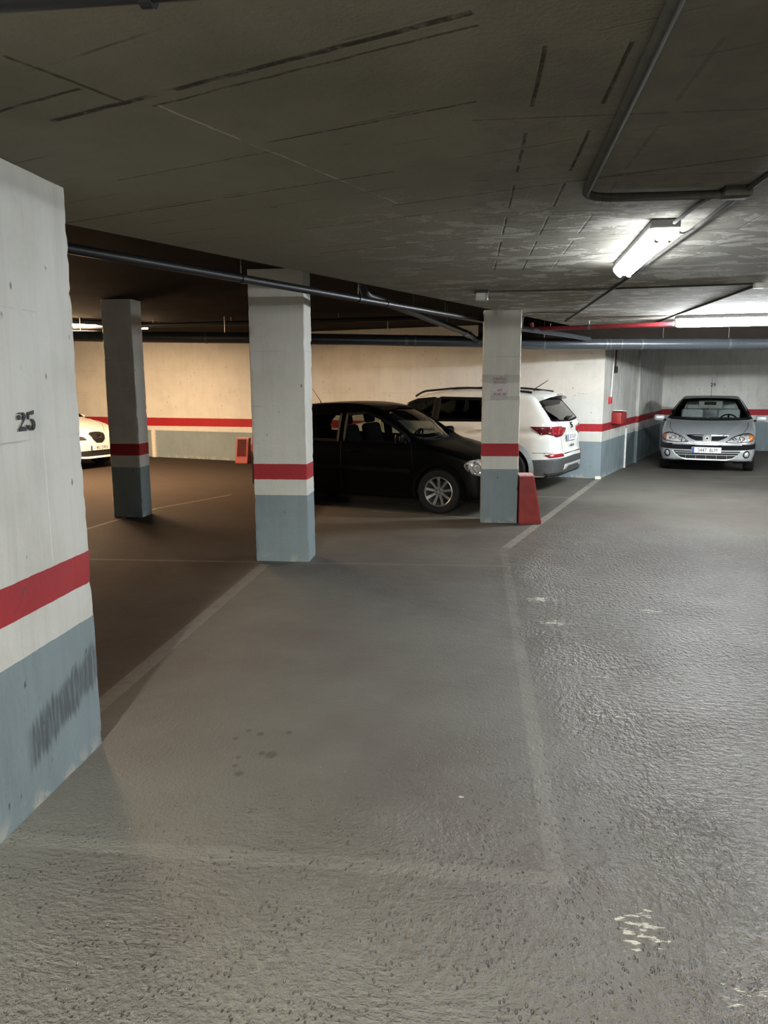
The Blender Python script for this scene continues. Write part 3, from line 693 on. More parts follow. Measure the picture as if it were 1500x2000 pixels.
def smooth_poly(P, closed=True, n=5):
    P = [Vector(p) for p in P]; out = []; N = len(P)
    for i in range(N if closed else N - 1):
        p0, p1, p2, p3 = (P[(i - 1) % N], P[i], P[(i + 1) % N], P[(i + 2) % N]) if closed else (P[max(i - 1, 0)], P[i], P[i + 1], P[min(i + 2, N - 1)])
        for k in range(n):
            t = k / n; out.append(.5 * ((2 * p1) + (p2 - p0) * t + (2 * p0 - 5 * p1 + 4 * p2 - p3) * t * t + (3 * p1 - p0 - 3 * p2 + p3) * t ** 3))
    if not closed: out.append(P[-1])
    return [(p.x, p.y) for p in out]
def sd_grid(poly, x0, x1, z0, z1, res=.0125):
    P = np.array(poly); nx, nz = int((x1 - x0) / res) + 1, int((z1 - z0) / res) + 1
    X, Z = np.meshgrid(np.linspace(x0, x1, nx), np.linspace(z0, z1, nz), indexing='ij'); Q = np.stack([X.ravel(), Z.ravel()], 1)
    d = np.full(len(Q), 1e9); ins = np.zeros(len(Q), bool)
    for i in range(len(P)):
        a, b = P[i], P[(i + 1) % len(P)]; e = b - a; w = Q - a
        t = np.clip((w @ e) / max(e @ e, 1e-12), 0, 1); dd = w - t[:, None] * e; d = np.minimum(d, (dd ** 2).sum(1))
        c = (a[1] > Q[:, 1]) != (b[1] > Q[:, 1])
        if e[1] != 0: ins ^= c & (Q[:, 0] < e[0] * (Q[:, 1] - a[1]) / e[1] + a[0])
    d = np.sqrt(d); d[ins] *= -1
    return d.reshape(nx, nz), x0, z0, (x1 - x0) / (nx - 1), (z1 - z0) / (nz - 1)
def bil(G, x, z):
    g, x0, z0, dx, dz = G; u = np.clip((x - x0) / dx, 0, g.shape[0] - 1.001); v = np.clip((z - z0) / dz, 0, g.shape[1] - 1.001)
    i, j = u.astype(int), v.astype(int); fu, fv = u - i, v - j
    return (g[i, j] * (1 - fu) + g[i + 1, j] * fu) * (1 - fv) + (g[i, j + 1] * (1 - fu) + g[i + 1, j + 1] * fu) * fv
def inpoly(px, pz, poly):
    ins = np.zeros(px.shape, bool); n = len(poly)
    for i in range(n):
        ax, az = poly[i]; bx, bz = poly[(i + 1) % n]
        c = (az > pz) != (bz > pz)
        if bz != az: ins ^= c & (px < (bx - ax) * (pz - az) / (bz - az) + ax)
    return ins
class Car:
    def __init__(s, side, plan, front, k=.06, cf=.10, cr=.07, crown=.05, sm=True):
        s.Gs = sd_grid(smooth_poly(side) if sm else side, -2.6, 2.6, -.1, 1.9)
        pl = plan + [(x, -w) for x, w in plan[::-1]]; s.Gp = sd_grid(smooth_poly(pl), -2.6, 2.6, -1.3, 1.3)
        fr = front + [(-w, z) for w, z in front[::-1]]; s.Gf = sd_grid(smooth_poly(fr), -1.3, 1.3, -.1, 1.9)
        s.k, s.cf, s.cr, s.crown = k, cf, cr, crown; s.bumps = []
    def f(s, p):
        x, y, z = p[:, 0], p[:, 1], p[:, 2]; y2 = np.minimum(y * y, .9)
        t = np.tanh(x / .5); xs = x + y2 * (s.cf * (t + 1) / 2 - s.cr * (1 - t) / 2); zs = z + s.crown * y2
        a, b, c = bil(s.Gs, xs, zs), bil(s.Gp, x, y), bil(s.Gf, y, z)
        def smax(a, b, k):
            h = np.clip(.5 + .5 * (a - b) / k, 0, 1); return b + (a - b) * h + k * h * (1 - h)
        d = smax(smax(b, c, s.k * 1.2), a, s.k)
        for fn in s.bumps: d = d + fn(x, y, z)
        return d
    def march(s, o, d, n=70, inside=False, far=3.2):
        t = np.zeros(len(o)); 
        for _ in range(n):
            v = s.f(o + d * t[:, None]); t += (-v if inside else v) * .8
            t = np.clip(t, 0, far)
        ok = np.abs(s.f(o + d * t[:, None])) < .006
        return o + d * t[:, None], ok
    def grad(s, p):
        e = .006; g = np.stack([s.f(p + np.eye(3)[i] * e) - s.f(p - np.eye(3)[i] * e) for i in range(3)], 1)
        return g / np.maximum(np.linalg.norm(g, axis=1), 1e-9)[:, None]
VIEWS = {'L': ((0, 1, 0), (1, 0, 0), (0, 0, 1)), 'R': ((0, -1, 0), (1, 0, 0), (0, 0, 1)), 'F': ((1, 0, 0), (0, 1, 0), (0, 0, 1)),
         'B': ((-1, 0, 0), (0, 1, 0), (0, 0, 1)), 'T': ((0, 0, 1), (1, 0, 0), (0, 1, 0))}
def view(v):
    if v in VIEWS: return [np.array(a, float) for a in VIEWS[v]]
    a = R(v); return [np.array((math.cos(a), math.sin(a), 0)), np.array((-math.sin(a), math.cos(a), 0)), np.array((0, 0, 1.))]
def project(car, v, uv, off):
    D, T, Z = view(v); uv = np.array(uv, float); o = uv[:, :1] * T + uv[:, 1:2] * Z + D * 3.0
    p, ok = car.march(o, np.tile(-D, (len(o), 1)), far=5.0)
    n = car.grad(p); return p + n * off, n, ok
def patch(car, name, v, outline, mat, parent, off=.005, thick=.006, sp=.035, sm=False):
    P = smooth_poly(outline) if sm else [tuple(p) for p in outline]
    Q = []
    for a, b in zip(P, P[1:] + P[:1]):
        L_ = math.dist(a, b); n = max(1, int(L_ / sp)); Q += [(a[0] + (b[0] - a[0]) * i / n, a[1] + (b[1] - a[1]) * i / n) for i in range(n)]
    xs, zs = [q[0] for q in Q], [q[1] for q in Q]; pts = list(Q)
    gx, gz = np.meshgrid(np.arange(min(xs) + sp / 2, max(xs), sp), np.arange(min(zs) + sp / 2, max(zs), sp)); gx, gz = gx.ravel(), gz.ravel()
    if len(gx):
        m_ = inpoly(gx, gz, Q); qa = np.array(Q)
        for x, z in zip(gx[m_], gz[m_]):
            if np.min((qa[:, 0] - x) ** 2 + (qa[:, 1] - z) ** 2) > (sp * .45) ** 2: pts.append((x, z))
    vo, _, fo, *_r = delaunay_2d_cdt([Vector(p) for p in pts], [], [list(range(len(Q)))], 1, 1e-5)
    uv = [(a.x, a.y) for a in vo]; p, n, ok = project(car, v, uv, off)
    D = view(v)[0]
    fs = [f for f in fo if all(ok[i] for i in f)]
    # outer skin, plus an edge turned inward
    N_ = len(p); inner = p - n * (thick + off * .0)
    verts = list(map(tuple, p)) + list(map(tuple, inner)); ed = {}
    F_ = []
    for f in fs:
        f = list(f); a, b, c = (p[i] for i in f[:3])
        if np.dot(np.cross(b - a, c - a), D) < 0: f = f[::-1]
        F_.append(f)
        for i, j in zip(f, f[1:] + f[:1]): ed[(i, j)] = ed.get((i, j), 0) + 1
    for (i, j) in list(ed):
        if (j, i) not in ed: F_.append([j, i, i + N_, j + N_])
    o = mobj(name, verts, F_, mat, parent, True)
    return o
def ribbon(car, name, v, line, w, mat, parent, off=.003, closed=False, sm=False, sp=.03, join=None):
    P = smooth_poly(line, closed) if sm else [tuple(p) for p in line]
    if closed: P = P + [P[0]]
    Q = []
    for a, b in zip(P, P[1:]):
        n = max(1, int(math.dist(a, b) / sp)); Q += [(a[0] + (b[0] - a[0]) * i / n, a[1] + (b[1] - a[1]) * i / n) for i in range(n)]
    if not closed: Q.append(P[-1])
    N_ = len(Q); L_, R_ = [], []
    for i, q in enumerate(Q):
        a = Q[(i - 1) % N_] if (closed or i > 0) else q; b = Q[(i + 1) % N_] if (closed or i < N_ - 1) else q
        dx, dz = b[0] - a[0], b[1] - a[1]; l = math.hypot(dx, dz) or 1; nx, nz = -dz / l * w / 2, dx / l * w / 2
        L_.append((q[0] + nx, q[1] + nz)); R_.append((q[0] - nx, q[1] - nz))
    p, n, ok = project(car, v, L_ + R_, off)
    base = list(map(tuple, p)); low = list(map(tuple, p - n * (off + .004))); D = view(v)[0]
    F_ = []
    for i in range(N_ if closed else N_ - 1):
        j = (i + 1) % N_
        if all(ok[k] for k in (i, j, i + N_, j + N_)):
            f = [i, j, j + N_, i + N_]; a, b, c = p[f[0]], p[f[1]], p[f[2]]
            if np.dot(np.cross(b - a, c - a), D) < 0: f = f[::-1]
            F_.append(f); F_.append([i, j, j + 2 * N_, i + 2 * N_]); F_.append([i + N_, j + N_, j + 3 * N_, i + 3 * N_])
    if join is not None: join.append((base + low, F_)); return None
    return mobj(name, base + low, F_, mat, parent, True)
def join_ribbons(name, parts, mat, parent):
    V_, F_ = [], []
    for v, f in parts: k = len(V_); V_ += v; F_ += [[i + k for i in q] for q in f]
    return mobj(name, V_, F_, mat, parent, True)
def shell(car, name, L2, mats, parent, cuts, wheels, za=.62, nx=150, nphi=168, ncap=34, paint=None, rear=None):
    xe = L2 - .62; st = []
    for i in range(ncap, 0, -1): st.append((-xe, -R(89) * (i / ncap)))
    for i in range(nx + 1): st.append((-xe + 2 * xe * i / nx, 0))
    for i in range(1, ncap + 1): st.append((xe, R(89) * (i / ncap)))
    O, D_ = [], []
    for x, a in st:
        for k in range(nphi):
            ph = 2 * math.pi * k / nphi; O.append((x, 0, za)); D_.append((math.sin(a), math.cos(a) * math.cos(ph), math.cos(a) * math.sin(ph)))
    P, ok = car.march(np.array(O), np.array(D_), 60, True, 2.5)
    ns = len(st); idx = np.arange(ns * nphi).reshape(ns, nphi)
    A = idx[:-1]; B = idx[1:]; F_ = np.stack([A, np.roll(A, -1, 1), np.roll(B, -1, 1), B], 2).reshape(-1, 4)
    C = P[F_].mean(1); keep = np.ones(len(F_), bool); cx, cy, cz = C.T
    for v, poly, cond in cuts:
        if v in ('L', 'R'): m_ = inpoly(cx, cz, poly) & (cy * (1 if v == 'L' else -1) > .35)
        else: m_ = inpoly(cy, cz, poly) & (cx * (1 if v == 'F' else -1) > cond)
        keep &= ~m_
    for wx, wr in wheels: keep &= ~((np.hypot(cx - wx, cz - wr) < wr + .055) & (np.abs(cy) > .52) | ((np.abs(cx - wx) < wr + .03) & (cz < wr) & (np.abs(cy) > .52)))
    F_ = F_[keep]
    fm = np.zeros(len(F_), int) if paint is None else paint(*C[keep].T)
    o = mobj(name, P, F_.tolist(), None, parent, True, mats=mats, fm=fm.tolist())
    bm = bmesh.new(); bm.from_mesh(o.data); bmesh.ops.delete(bm, geom=[v for v in bm.verts if not v.link_faces], context='VERTS')
    c0 = [f for f in bm.faces if f.calc_center_median().z > .9]
    if c0 and sum(f.normal.z for f in c0) < 0: bmesh.ops.reverse_faces(bm, faces=bm.faces)
    bm.to_mesh(o.data); bm.free()
    sd = o.modifiers.new('skin', 'SOLIDIFY'); sd.thickness = .016; sd.offset = -1; sd.use_rim = True; sd.material_offset = len(mats) - 1; sd.material_offset_rim = len(mats) - 1
    return o
def wheel(parent, x, y, r, wdt, rim_r, sgn, mat, spokes=9, style='thin', rim_w=None):
    """sgn: +1 outer face toward +y"""
    M_ = Matrix.Translation((x, y, r)) @ Matrix.Rotation(-sgn * R(90), 4, 'X')      # local +z -> outward
    bm = bmesh.new(); h = wdt / 2; q = rim_r
    bm_lathe(bm, [(q, -h * .8), (q + .02, -h * .98), (r - .03, -h), (r - .006, -h * .8), (r, -h * .4), (r, h * .4), (r - .006, h * .8), (r - .03, h), (q + .02, h * .98), (q, h * .8), (q - .012, h * .6)], M_, 56)
    ty = from_bm('wheel', bm, M_tyre, parent, smooth=True)
    bm = bmesh.new()
    bm_lathe(bm, [(q - .002, h * .80), (q - .010, h * .84), (q - .022, h * .74), (q - .030, h * .3), (q - .045, -h * .5)], M_, 56)
    hub = .055 if spokes > 6 else .06
    bm_lathe(bm, [(0, h * .66), (hub * .5, h * .66), (hub * .55, h * .60), (hub, h * .58), (hub + .012, h * .40), (hub + .012, h * .1)], M_, 28)
    for k in range(spokes):
        a = 2 * math.pi * (k + .25) / spokes; w0, w1 = (.017, .021) if style == 'thin' else (.04, .055)
        ca, sa = math.cos(a), math.sin(a); pts = []
        for rr, ww, hh in ((hub * .7, w0, h * .52), ((hub + q) / 2, (w0 + w1) / 2 * .9, h * .62), (q - .018, w1, h * .76)):
            for s_ in (-1, 1): pts.append([(rr * ca - s_ * ww * sa, rr * sa + s_ * ww * ca, hh), (rr * ca - s_ * ww * .8 * sa, rr * sa + s_ * ww * .8 * ca, hh - .03)])
        vv = [[bm.verts.new(M_ @ Vector(c)) for c in pr] for pr in pts]
        for i in (0, 2):
            a0, b0, a1, b1 = vv[i], vv[i + 1], vv[i + 2], vv[i + 3]
            for f in ((a0[0], b0[0], b1[0], a1[0]), (a0[1], a1[1], b1[1], b0[1]), (a0[0], a1[0], a1[1], a0[1]), (b0[0], b0[1], b1[1], b1[0])): bm.faces.new(f)
    o = from_bm('rim', bm, mat, ty, smooth=35)
    bm = bmesh.new(); bm_lathe(bm, [(0, h * .05), (q * .7, h * .05), (q * .7, -h * .2), (0, -h * .2)], M_, 32); from_bm('brake_disc', bm, M_black, ty)
    bm = bmesh.new()
    for k in range(5):
        a = 2 * math.pi * k / 5; bm_lathe(bm, [(0, h * .70), (.008, h * .70), (.008, h * .5)], M_ @ Matrix.Translation((hub * .62 * math.cos(a), hub * .62 * math.sin(a), 0)), 8)
    from_bm('wheel_bolts', bm, M_black, ty)
    return ty
def well(parent, x, r, W2):
    for s in (-1, 1):
        bm = bmesh.new(); n = 24; R0 = r + .058; inner, outer = [], []
        for i in range(n + 1):
            a = R(-22) + R(224) * i / n
            inner.append(bm.verts.new((x + R0 * math.cos(a), s * .48, r + R0 * math.sin(a)))); outer.append(bm.verts.new((x + R0 * math.cos(a), s * (W2 - .035), r + R0 * math.sin(a))))
        for i in range(n): bm.faces.new((inner[i], inner[i + 1], outer[i + 1], outer[i]))
        bm.faces.new(inner); from_bm('wheel_housing', bm, M_cabin, parent, smooth=35)
def seat(parent, x, y, mat, z=.30, w=.50, hz=.62, hr=True, hw=.25, hh=.19, rake=14):
    bm = bmesh.new(); bm_box(bm, Vector((x + .05, y, z + .16)), (.52, w, .17), rot(y=-4), .05, 3)
    bm_box(bm, Vector((x - .27, y, z + .20 + hz / 2)), (.14, w, hz), rot(y=-rake), .055, 3)
    s = from_bm('seat', bm, mat, parent, smooth=True); sx = x - .27 - math.sin(R(rake)) * (hz / 2 + .09)
    if hr:
        h = box('headrest', (sx, y, z + .20 + hz + .09), (.09, hw, hh), mat, s, rot(y=-rake), .04, 4)
    return s
def plate(parent, M_, s, w=.52, h=.11):
    bm = bmesh.new(); bm_box(bm, Vector((0, 0, 0)), (w, h, .008), None, .003, 1); bmesh.ops.transform(bm, matrix=M_, verts=bm.verts)
    p = from_bm('number_plate', bm, M_plate, parent)
    bm = bmesh.new(); bm_box(bm, Vector((-w / 2 + .026, 0, .0045)), (.044, h * .92, .002)); bmesh.ops.transform(bm, matrix=M_, verts=bm.verts); from_bm('country_band', bm, M_eu, p)
    text_mesh('characters', s, .098, M_char, p, M_ @ Matrix.Translation((.022, -.003, .0045)), .0006, .80); return p
def mirror(parent, x, y, z, s, mat, w=.20, h=.13, arm=.07):
    m_ = box('door_mirror', (x, y + s * (arm + w / 2), z), (.11, w, h), mat, parent, rot(z=-s * 8), .045, 4)
    box('mirror_glass', (x - .052, y + s * (arm + w / 2), z), (.012, w * .8, h * .75), M_mirror, m_, rot(z=-s * 8), .004)
    tube('mirror_arm', [(x + .02, y - s * .03, z - h * .45), (x + .01, y + s * (arm + .04), z - h * .28)], .022, M_black, m_, 8); return m_
def interior(parent, dash_x, dash_z, W2, seatmat, front_x, rear_x, sw=1, hz=.60, zf=.30, rear_hr=True, belt=.92):
    seat(parent, front_x, .36, seatmat, zf, w=.44, hz=hz); seat(parent, front_x, -.36, seatmat, zf, w=.44, hz=hz)
    rs = seat(parent, rear_x, 0, seatmat, zf + .02, w=1.22, hz=hz - .04, hr=False)
    if rear_hr:
        for y in (-.38, .38): box('headrest', (rear_x - .42, y, zf + hz + .28), (.08, .25, .15), seatmat, rs, rot(y=-14), .04, 4)
    bm = bmesh.new(); bm_box(bm, Vector((dash_x, 0, dash_z - .16)), (.46, W2 * 1.62, .32), rot(y=6), .07, 3); bm_box(bm, Vector((dash_x - .14, .36 * sw, dash_z + .01)), (.24, .36, .10), rot(y=-10), .04, 3)
    d = from_bm('dashboard', bm, M_cabin, parent, smooth=True)
    bm = bmesh.new(); n = 26; c = Vector((dash_x - .38, .36 * sw, dash_z - .04)); ax = rot(y=-64)
    bm_tube(bm, [c + ax @ Vector((.185 * math.cos(2 * math.pi * i / n), .185 * math.sin(2 * math.pi * i / n), 0)) for i in range(n + 1)], .014, 8, cap=False)
    for a in (0, 180, 270): bm_tube(bm, [c, c + ax @ Vector((.18 * math.cos(R(a)), .18 * math.sin(R(a)), 0))], .018, 6)
    bm_tube(bm, [c, (dash_x - .15, .36 * sw, dash_z - .12)], .03, 8)
    from_bm('steering_wheel', bm, M_cabin, parent, smooth=True)
    box('cabin_floor', (front_x - .3, 0, .27), (2.5, W2 * 1.7, .05), M_cabin, parent)
def side_windows(c, root, W_, glass, seal_w=.035, sides='LR', off=.0):
    for v in sides:
        for P in W_:
            g = patch(c, 'side_window', v, P, glass, root, off=-.006, thick=.003, sp=.06, sm=False)
            ribbon(c, 'window_seal', v, P, seal_w, M_seal, g, .004, True)
def badge_ring(parent, M_, r, w=.006, n=28, mat=None, name='emblem'):
    bm = bmesh.new(); bm_tube(bm, [M_ @ Vector((r * math.cos(2 * math.pi * i / n), r * math.sin(2 * math.pi * i / n), 0)) for i in range(n + 1)], w, 8, cap=False)
    return from_bm(name, bm, mat or M_chrome, parent, smooth=True)
def s_badge(parent, M_, w, h, mat):
    """the maker's badge: a slashed letter S cut from two hooked bars"""
    a = [(-w, h * .15), (-w, h), (w, h), (w, h * .62), (-w * .35, h * .62), (-w * .35, h * .42), (w * .98, -h * .12), (w * .98, -h * .30), (-w * .6, h * .15)]
    b = [(-x, -y) for x, y in a]
    return flat_shapes('emblem', [a, b], mat, parent, M_, .006)
def lines(c, root, name, specs, w=.007, off=.0012, mat=None):
    J = []
    for v, L_ in specs: ribbon(c, name, v, L_, w, None, None, off, join=J)
    return join_ribbons(name, J, mat or M_seal, root)

# ---- small black hatchback, heading along the wall to the right
def black_car():
    PB = car_paint('black_car_paint', (.0025, .0025, .0026), .3, coat=.06)
    side = [(1.93, .22), (1.975, .40), (1.95, .58), (1.86, .70), (1.62, .815), (1.30, .90), (1.06, .96), (.86, 1.06), (.55, 1.25), (.28, 1.385), (.02, 1.445), (-.35, 1.468), (-.9, 1.445), (-1.35, 1.385), (-1.66, 1.305), (-1.80, 1.12), (-1.92, .93), (-1.95, .75), (-1.95, .45), (-1.88, .22), (-1.0, .17), (0, .17), (1.2, .17)]
    plan = [(1.985, .20), (1.955, .48), (1.86, .67), (1.62, .775), (1.2, .815), (.4, .825), (-.5, .825), (-1.3, .815), (-1.72, .755), (-1.90, .60), (-1.95, .3)]
    front = [(.66, .16), (.785, .24), (.82, .42), (.828, .62), (.818, .80), (.79, .94), (.735, 1.12), (.665, 1.30), (.60, 1.42), (.52, 1.52)]
    c = Car(side, plan, front, .07)
    root = empty('car', (-1.27, 11.32, 0), R(-19.4), label='small black hatchback with nine spoke alloy wheels behind the two middle pillars', cat='car')
    W1 = [(-.20, .935), (-.20, 1.30), (.08, 1.325), (.30, 1.265), (.52, 1.16), (.74, 1.03), (.80, .96), (.78, .93)]
    W2_ = [(-.30, .94), (-.30, 1.305), (-.85, 1.30), (-1.12, 1.26), (-1.26, 1.14), (-1.33, 1.0), (-1.28, .965)]
    WS = [(-.70, 1.0), (-.66, 1.12), (-.545, 1.365), (0, 1.395), (.545, 1.365), (.66, 1.12), (.70, 1.0), (.4, .965), (0, .955), (-.4, .965)]
    BS = [(-.60, 1.0), (-.52, 1.27), (0, 1.29), (.52, 1.27), (.60, 1.0)]
    shell(c, 'body', 1.96, [PB, M_cabin], root, [(v, P, 0) for v in 'LR' for P in (W1, W2_)] + [('F', WS, .1), ('B', BS, 1.2)], [(1.22, .30), (-1.25, .30)])
    side_windows(c, root, [W1, W2_], M_glass_mid)
    g = patch(c, 'windscreen', 'F', WS, M_glass_mid, root, -.006, .003, .06); ribbon(c, 'window_seal', 'F', WS, .03, M_seal, g, .004, True)
    g = patch(c, 'rear_window', 'B', BS, M_glass_mid, root, -.006, .003, .06); ribbon(c, 'window_seal', 'B', BS, .03, M_seal, g, .004, True)
    lines(c, root, 'panel_gap', [(v, L_) for v in 'LR' for L_ in ([(-.25, .24), (-.25, .93)], [(.88, .30), (.86, .60), (.82, .93)], [(-1.0, .32), (-.98, .60), (-1.30, .88), (-1.30, .98)], [(-.98, .24), (.85, .24)])] + [('T', [(1.05, -.72), (1.5, -.66), (1.80, -.42)]), ('T', [(1.05, .72), (1.5, .66), (1.80, .42)])])
    for v in 'LR': ribbon(c, 'rub_strip', v, [(.82, .56), (-.92, .575)], .045, M_black, root, .012)
    for v, s in (('R', -1), ('L', 1)):
        sg = -s
        hl = patch(c, 'headlight', 55 * s, [(sg * q, z) for q, z in ((.845, .665), (.90, .72), (1.05, .735), (1.22, .70), (1.33, .655), (1.31, .575), (1.14, .52), (.97, .545), (.88, .60))], M_lamp, root, .006, sp=.03, sm=True)
        for q_ in (1.0, 1.18):
            p, n, ok = project(c, 55 * s, [(q_ * sg, .63)], .010); M_ = Matrix.Translation(p[0]) @ Vector(n[0]).to_track_quat('Z', 'Y').to_matrix().to_4x4()
            badge_ring(hl, M_, .055, .006, name='lamp_bezel')
        for xx in (-.02 - .03, -.98):
            p, n, ok = project(c, v, [(xx + .02, .80)], .02); box('door_handle', p[0], (.19, .03, .035), PB, root, bev=.012)
        mirror(root, .72, s * .76, 1.0, s, PB, .20, .15, .05)
    patch(c, 'lower_grille', 'F', [(-.55, .26), (-.6, .42), (.6, .42), (.55, .26)], M_black, root, .004)
    patch(c, 'grille', 'F', [(-.28, .58), (-.32, .66), (.32, .66), (.28, .58)], M_black, root, .004)
    p, n, ok = project(c, 'F', [(0, .635)], .012); badge_ring(root, Matrix.Translation(p[0]) @ Vector(n[0]).to_track_quat('Z', 'Y').to_matrix().to_4x4(), .055)
    for s in (-1, 1): patch(c, 'tail_light', 'B', [(s * .78, .70), (s * .80, .95), (s * .60, .95), (s * .56, .74)], M_tail, root, .006)
    for wx in (1.22, -1.25):
        well(root, wx, .30, .82)
        for s in (-1, 1): wheel(root, wx, s * .715, .298, .19, .205, s, M_alloy, 9)
    for v in 'LR':
        for wx in (1.22, -1.25): ribbon(c, 'arch_lip', v, [(wx + .355 * math.cos(R(a)), .30 + .355 * math.sin(R(a))) for a in range(-14, 195, 8)], .03, M_seal, root, .004)
    interior(root, .78, .93, .80, M_seatd, -.02, -.92, 1, .60, .34)
    tube('antenna', [(-.98, -.05, 1.42), (-1.0, -.05, 1.47), (-1.16, -.05, 1.68)], [.014, .005, .003], M_black, root, 8)
    for y0, y1 in ((-.62, -.02), (.02, .55)):
        p, n, ok = project(c, 'F', [(y0 + (y1 - y0) * i / 8, .975 + .012 * i / 8) for i in range(9)], .016); tube('wiper', [tuple(q) for q in p], .007, M_black, root, 6)
    box('rear_view_mirror', (.36, 0, 1.30), (.03, .22, .065), M_cabin, root, bev=.015)
black_car()

# ---- white SUV, tail toward the lane
def white_suv():
    PW_ = car_paint('white_car_paint', (.80, .81, .76), .3, coat=.6); M_clad = plain('grey_cladding', (.055, .06, .06), .6)
    side = [(2.12, .25), (2.17, .5), (2.15, .78), (2.02, .93), (1.6, 1.03), (1.15, 1.10), (.75, 1.33), (.38, 1.51), (-.05, 1.60), (-.7, 1.62), (-1.35, 1.585), (-1.62, 1.545), (-1.72, 1.50), (-1.84, 1.37), (-2.045, 1.13), (-2.10, 1.06), (-2.115, .88), (-2.12, .66), (-2.17, .60), (-2.185, .50), (-2.15, .34), (-2.02, .24), (-1.0, .22), (0, .22), (1.2, .22)]
    plan = [(2.18, .25), (2.13, .55), (2.0, .78), (1.7, .88), (1.2, .915), (.4, .92), (-.6, .92), (-1.4, .915), (-1.85, .865), (-2.06, .74), (-2.16, .5), (-2.185, .2)]
    front = [(.76, .20), (.885, .30), (.918, .50), (.922, .78), (.912, .98), (.88, 1.10), (.80, 1.30), (.715, 1.50), (.65, 1.60), (.55, 1.70)]
    c = Car(side, plan, front, .06, .10, .06, .04)
    # shoulder crease above the lamps and shelf above the tail plate
    c.bumps.append(lambda x, y, z: .018 * np.exp(-((z - .93) / .045) ** 2) * (np.abs(y) > .5))
    c.bumps.append(lambda x, y, z: .030 * np.exp(-((z - .84) / .085) ** 2) * np.exp(-(y / .36) ** 6) * (x < -1.9))
    root = empty('car', (-.25, 13.88, 0), R(157.5), label='white sport utility car with roof rails seen from behind, beside the wall corner', cat='car')
    W1 = [(.02, 1.11), (.02, 1.47), (.35, 1.44), (.62, 1.34), (.92, 1.17), (.95, 1.12)]
    W2_ = [(-.07, 1.11), (-.07, 1.475), (-.92, 1.46), (-.95, 1.12)]
    W3 = [(-1.02, 1.13), (-1.0, 1.455), (-1.25, 1.44), (-1.40, 1.30), (-1.34, 1.16)]
    WS = [(-.76, 1.14), (-.60, 1.49), (0, 1.53), (.60, 1.49), (.76, 1.14), (0, 1.10)]
    BS = [(-.735, 1.125), (-.625, 1.44), (0, 1.465), (.625, 1.44), (.735, 1.125), (0, 1.10)]
    shell(c, 'body', 2.17, [PW_, M_cabin], root, [(v, P, 0) for v in 'LR' for P in (W1, W2_, W3)] + [('F', WS, .3), ('B', BS, 1.4)], [(1.31, .34), (-1.31, .34)], za=.7)
    side_windows(c, root, [W1, W2_, W3], M_glass_dark, .045)
    g = patch(c, 'windscreen', 'F', WS, M_glass_dark, root, -.006, .003, .07); ribbon(c, 'window_seal', 'F', WS, .04, M_seal, g, .004, True)
    g = patch(c, 'rear_window', 'B', BS, M_glass_dark, root, .002, .003, .05); ribbon(c, 'window_seal', 'B', BS, .02, M_seal, g, .005, True)
    # spoiler over the tailgate glass
    bm = bmesh.new(); n = 14; rings = []
    for i in range(n + 1):
        y = -.64 + 1.28 * i / n; b_ = .07 * (y / .64) ** 2
        rings.append([bm.verts.new(v) for v in ((-1.58 + b_ * .3, y, 1.592 - b_ * .7), (-1.90 + b_, y, 1.545 - b_ * .8), (-1.92 + b_, y, 1.515 - b_ * .8), (-1.72 + b_ * .5, y, 1.475 - b_))])
    for A, B in zip(rings, rings[1:]):
        for k in range(4): bm.faces.new((A[k], A[(k + 1) % 4], B[(k + 1) % 4], B[k]))
    bm.faces.new(rings[0]); bm.faces.new(rings[-1][::-1]); sp = from_bm('roof_spoiler', bm, PW_, root, smooth=50)
    box('brake_light', (-1.905, 0, 1.528), (.02, .30, .018), M_taild, sp)
    for v in 'LR':
        patch(c, 'window_pillar', v, [(-.075, 1.09), (-.075, 1.48), (.025, 1.475), (.025, 1.09)], M_seal, root, .003)
        patch(c, 'window_pillar', v, [(-1.03, 1.11), (-1.01, 1.46), (-.91, 1.465), (-.94, 1.10)], M_seal, root, .003)
    # cladding along sills, arches and rear bumper
    for v in 'LR':
        s = 1 if v == 'L' else -1
        patch(c, 'sill_cladding', v, [(-.98, .28), (-.98, .40), (.98, .40), (.98, .28)], M_clad, root, .008)
        patch(c, 'bumper_cladding', v, [(-1.68, .26), (-1.70, .505), (-1.9, .515), (-2.12, .53), (-2.12, .26)], M_clad, root, .008, sp=.03)
        for wx in (1.31, -1.31):
            ribbon(c, 'arch_cladding', v, [(wx + .425 * math.cos(R(a)), .34 + .425 * math.sin(R(a))) for a in range(-8, 189, 7)], .075, M_clad if wx > 0 else plain('pale_grey_cladding', (.16, .17, .165), .6), root, .010)
            ribbon(c, 'arch_lip', v, [(wx + .385 * math.cos(R(a)), .34 + .385 * math.sin(R(a))) for a in range(-8, 189, 7)], .03, M_seal, root, .006)
        tail = [(s * .30, 1.0), (s * .34, .93), (s * .50, .875), (s * .70, .865), (s * .83, .93), (s * .865, 1.035), (s * .6, 1.035)]
        tl = patch(c, 'tail_light', 'B', tail, M_tail, root, .008, sp=.03)
        patch(c, 'tail_light_frame', 'B', [(s * .84, .93), (s * .70, .866), (s * .50, .876), (s * .56, .905), (s * .70, .90), (s * .80, .95)], M_taild, tl, .012, sp=.03)
        patch(c, 'tail_light_frame', 'B', [(s * .50, 1.035), (s * .52, .90), (s * .56, .90), (s * .545, 1.035)], M_taild, tl, .012, sp=.03)
        sl = patch(c, 'tail_light', v, [(-2.06, 1.035), (-2.06, .93), (-1.86, .90), (-1.70, 1.035)], M_taild, root, .008, sp=.03)
        patch(c, 'reflector', 'B', [(s * .50, .555), (s * .80, .545), (s * .84, .59), (s * .74, .60), (s * .52, .60)], M_tail, root, .012)
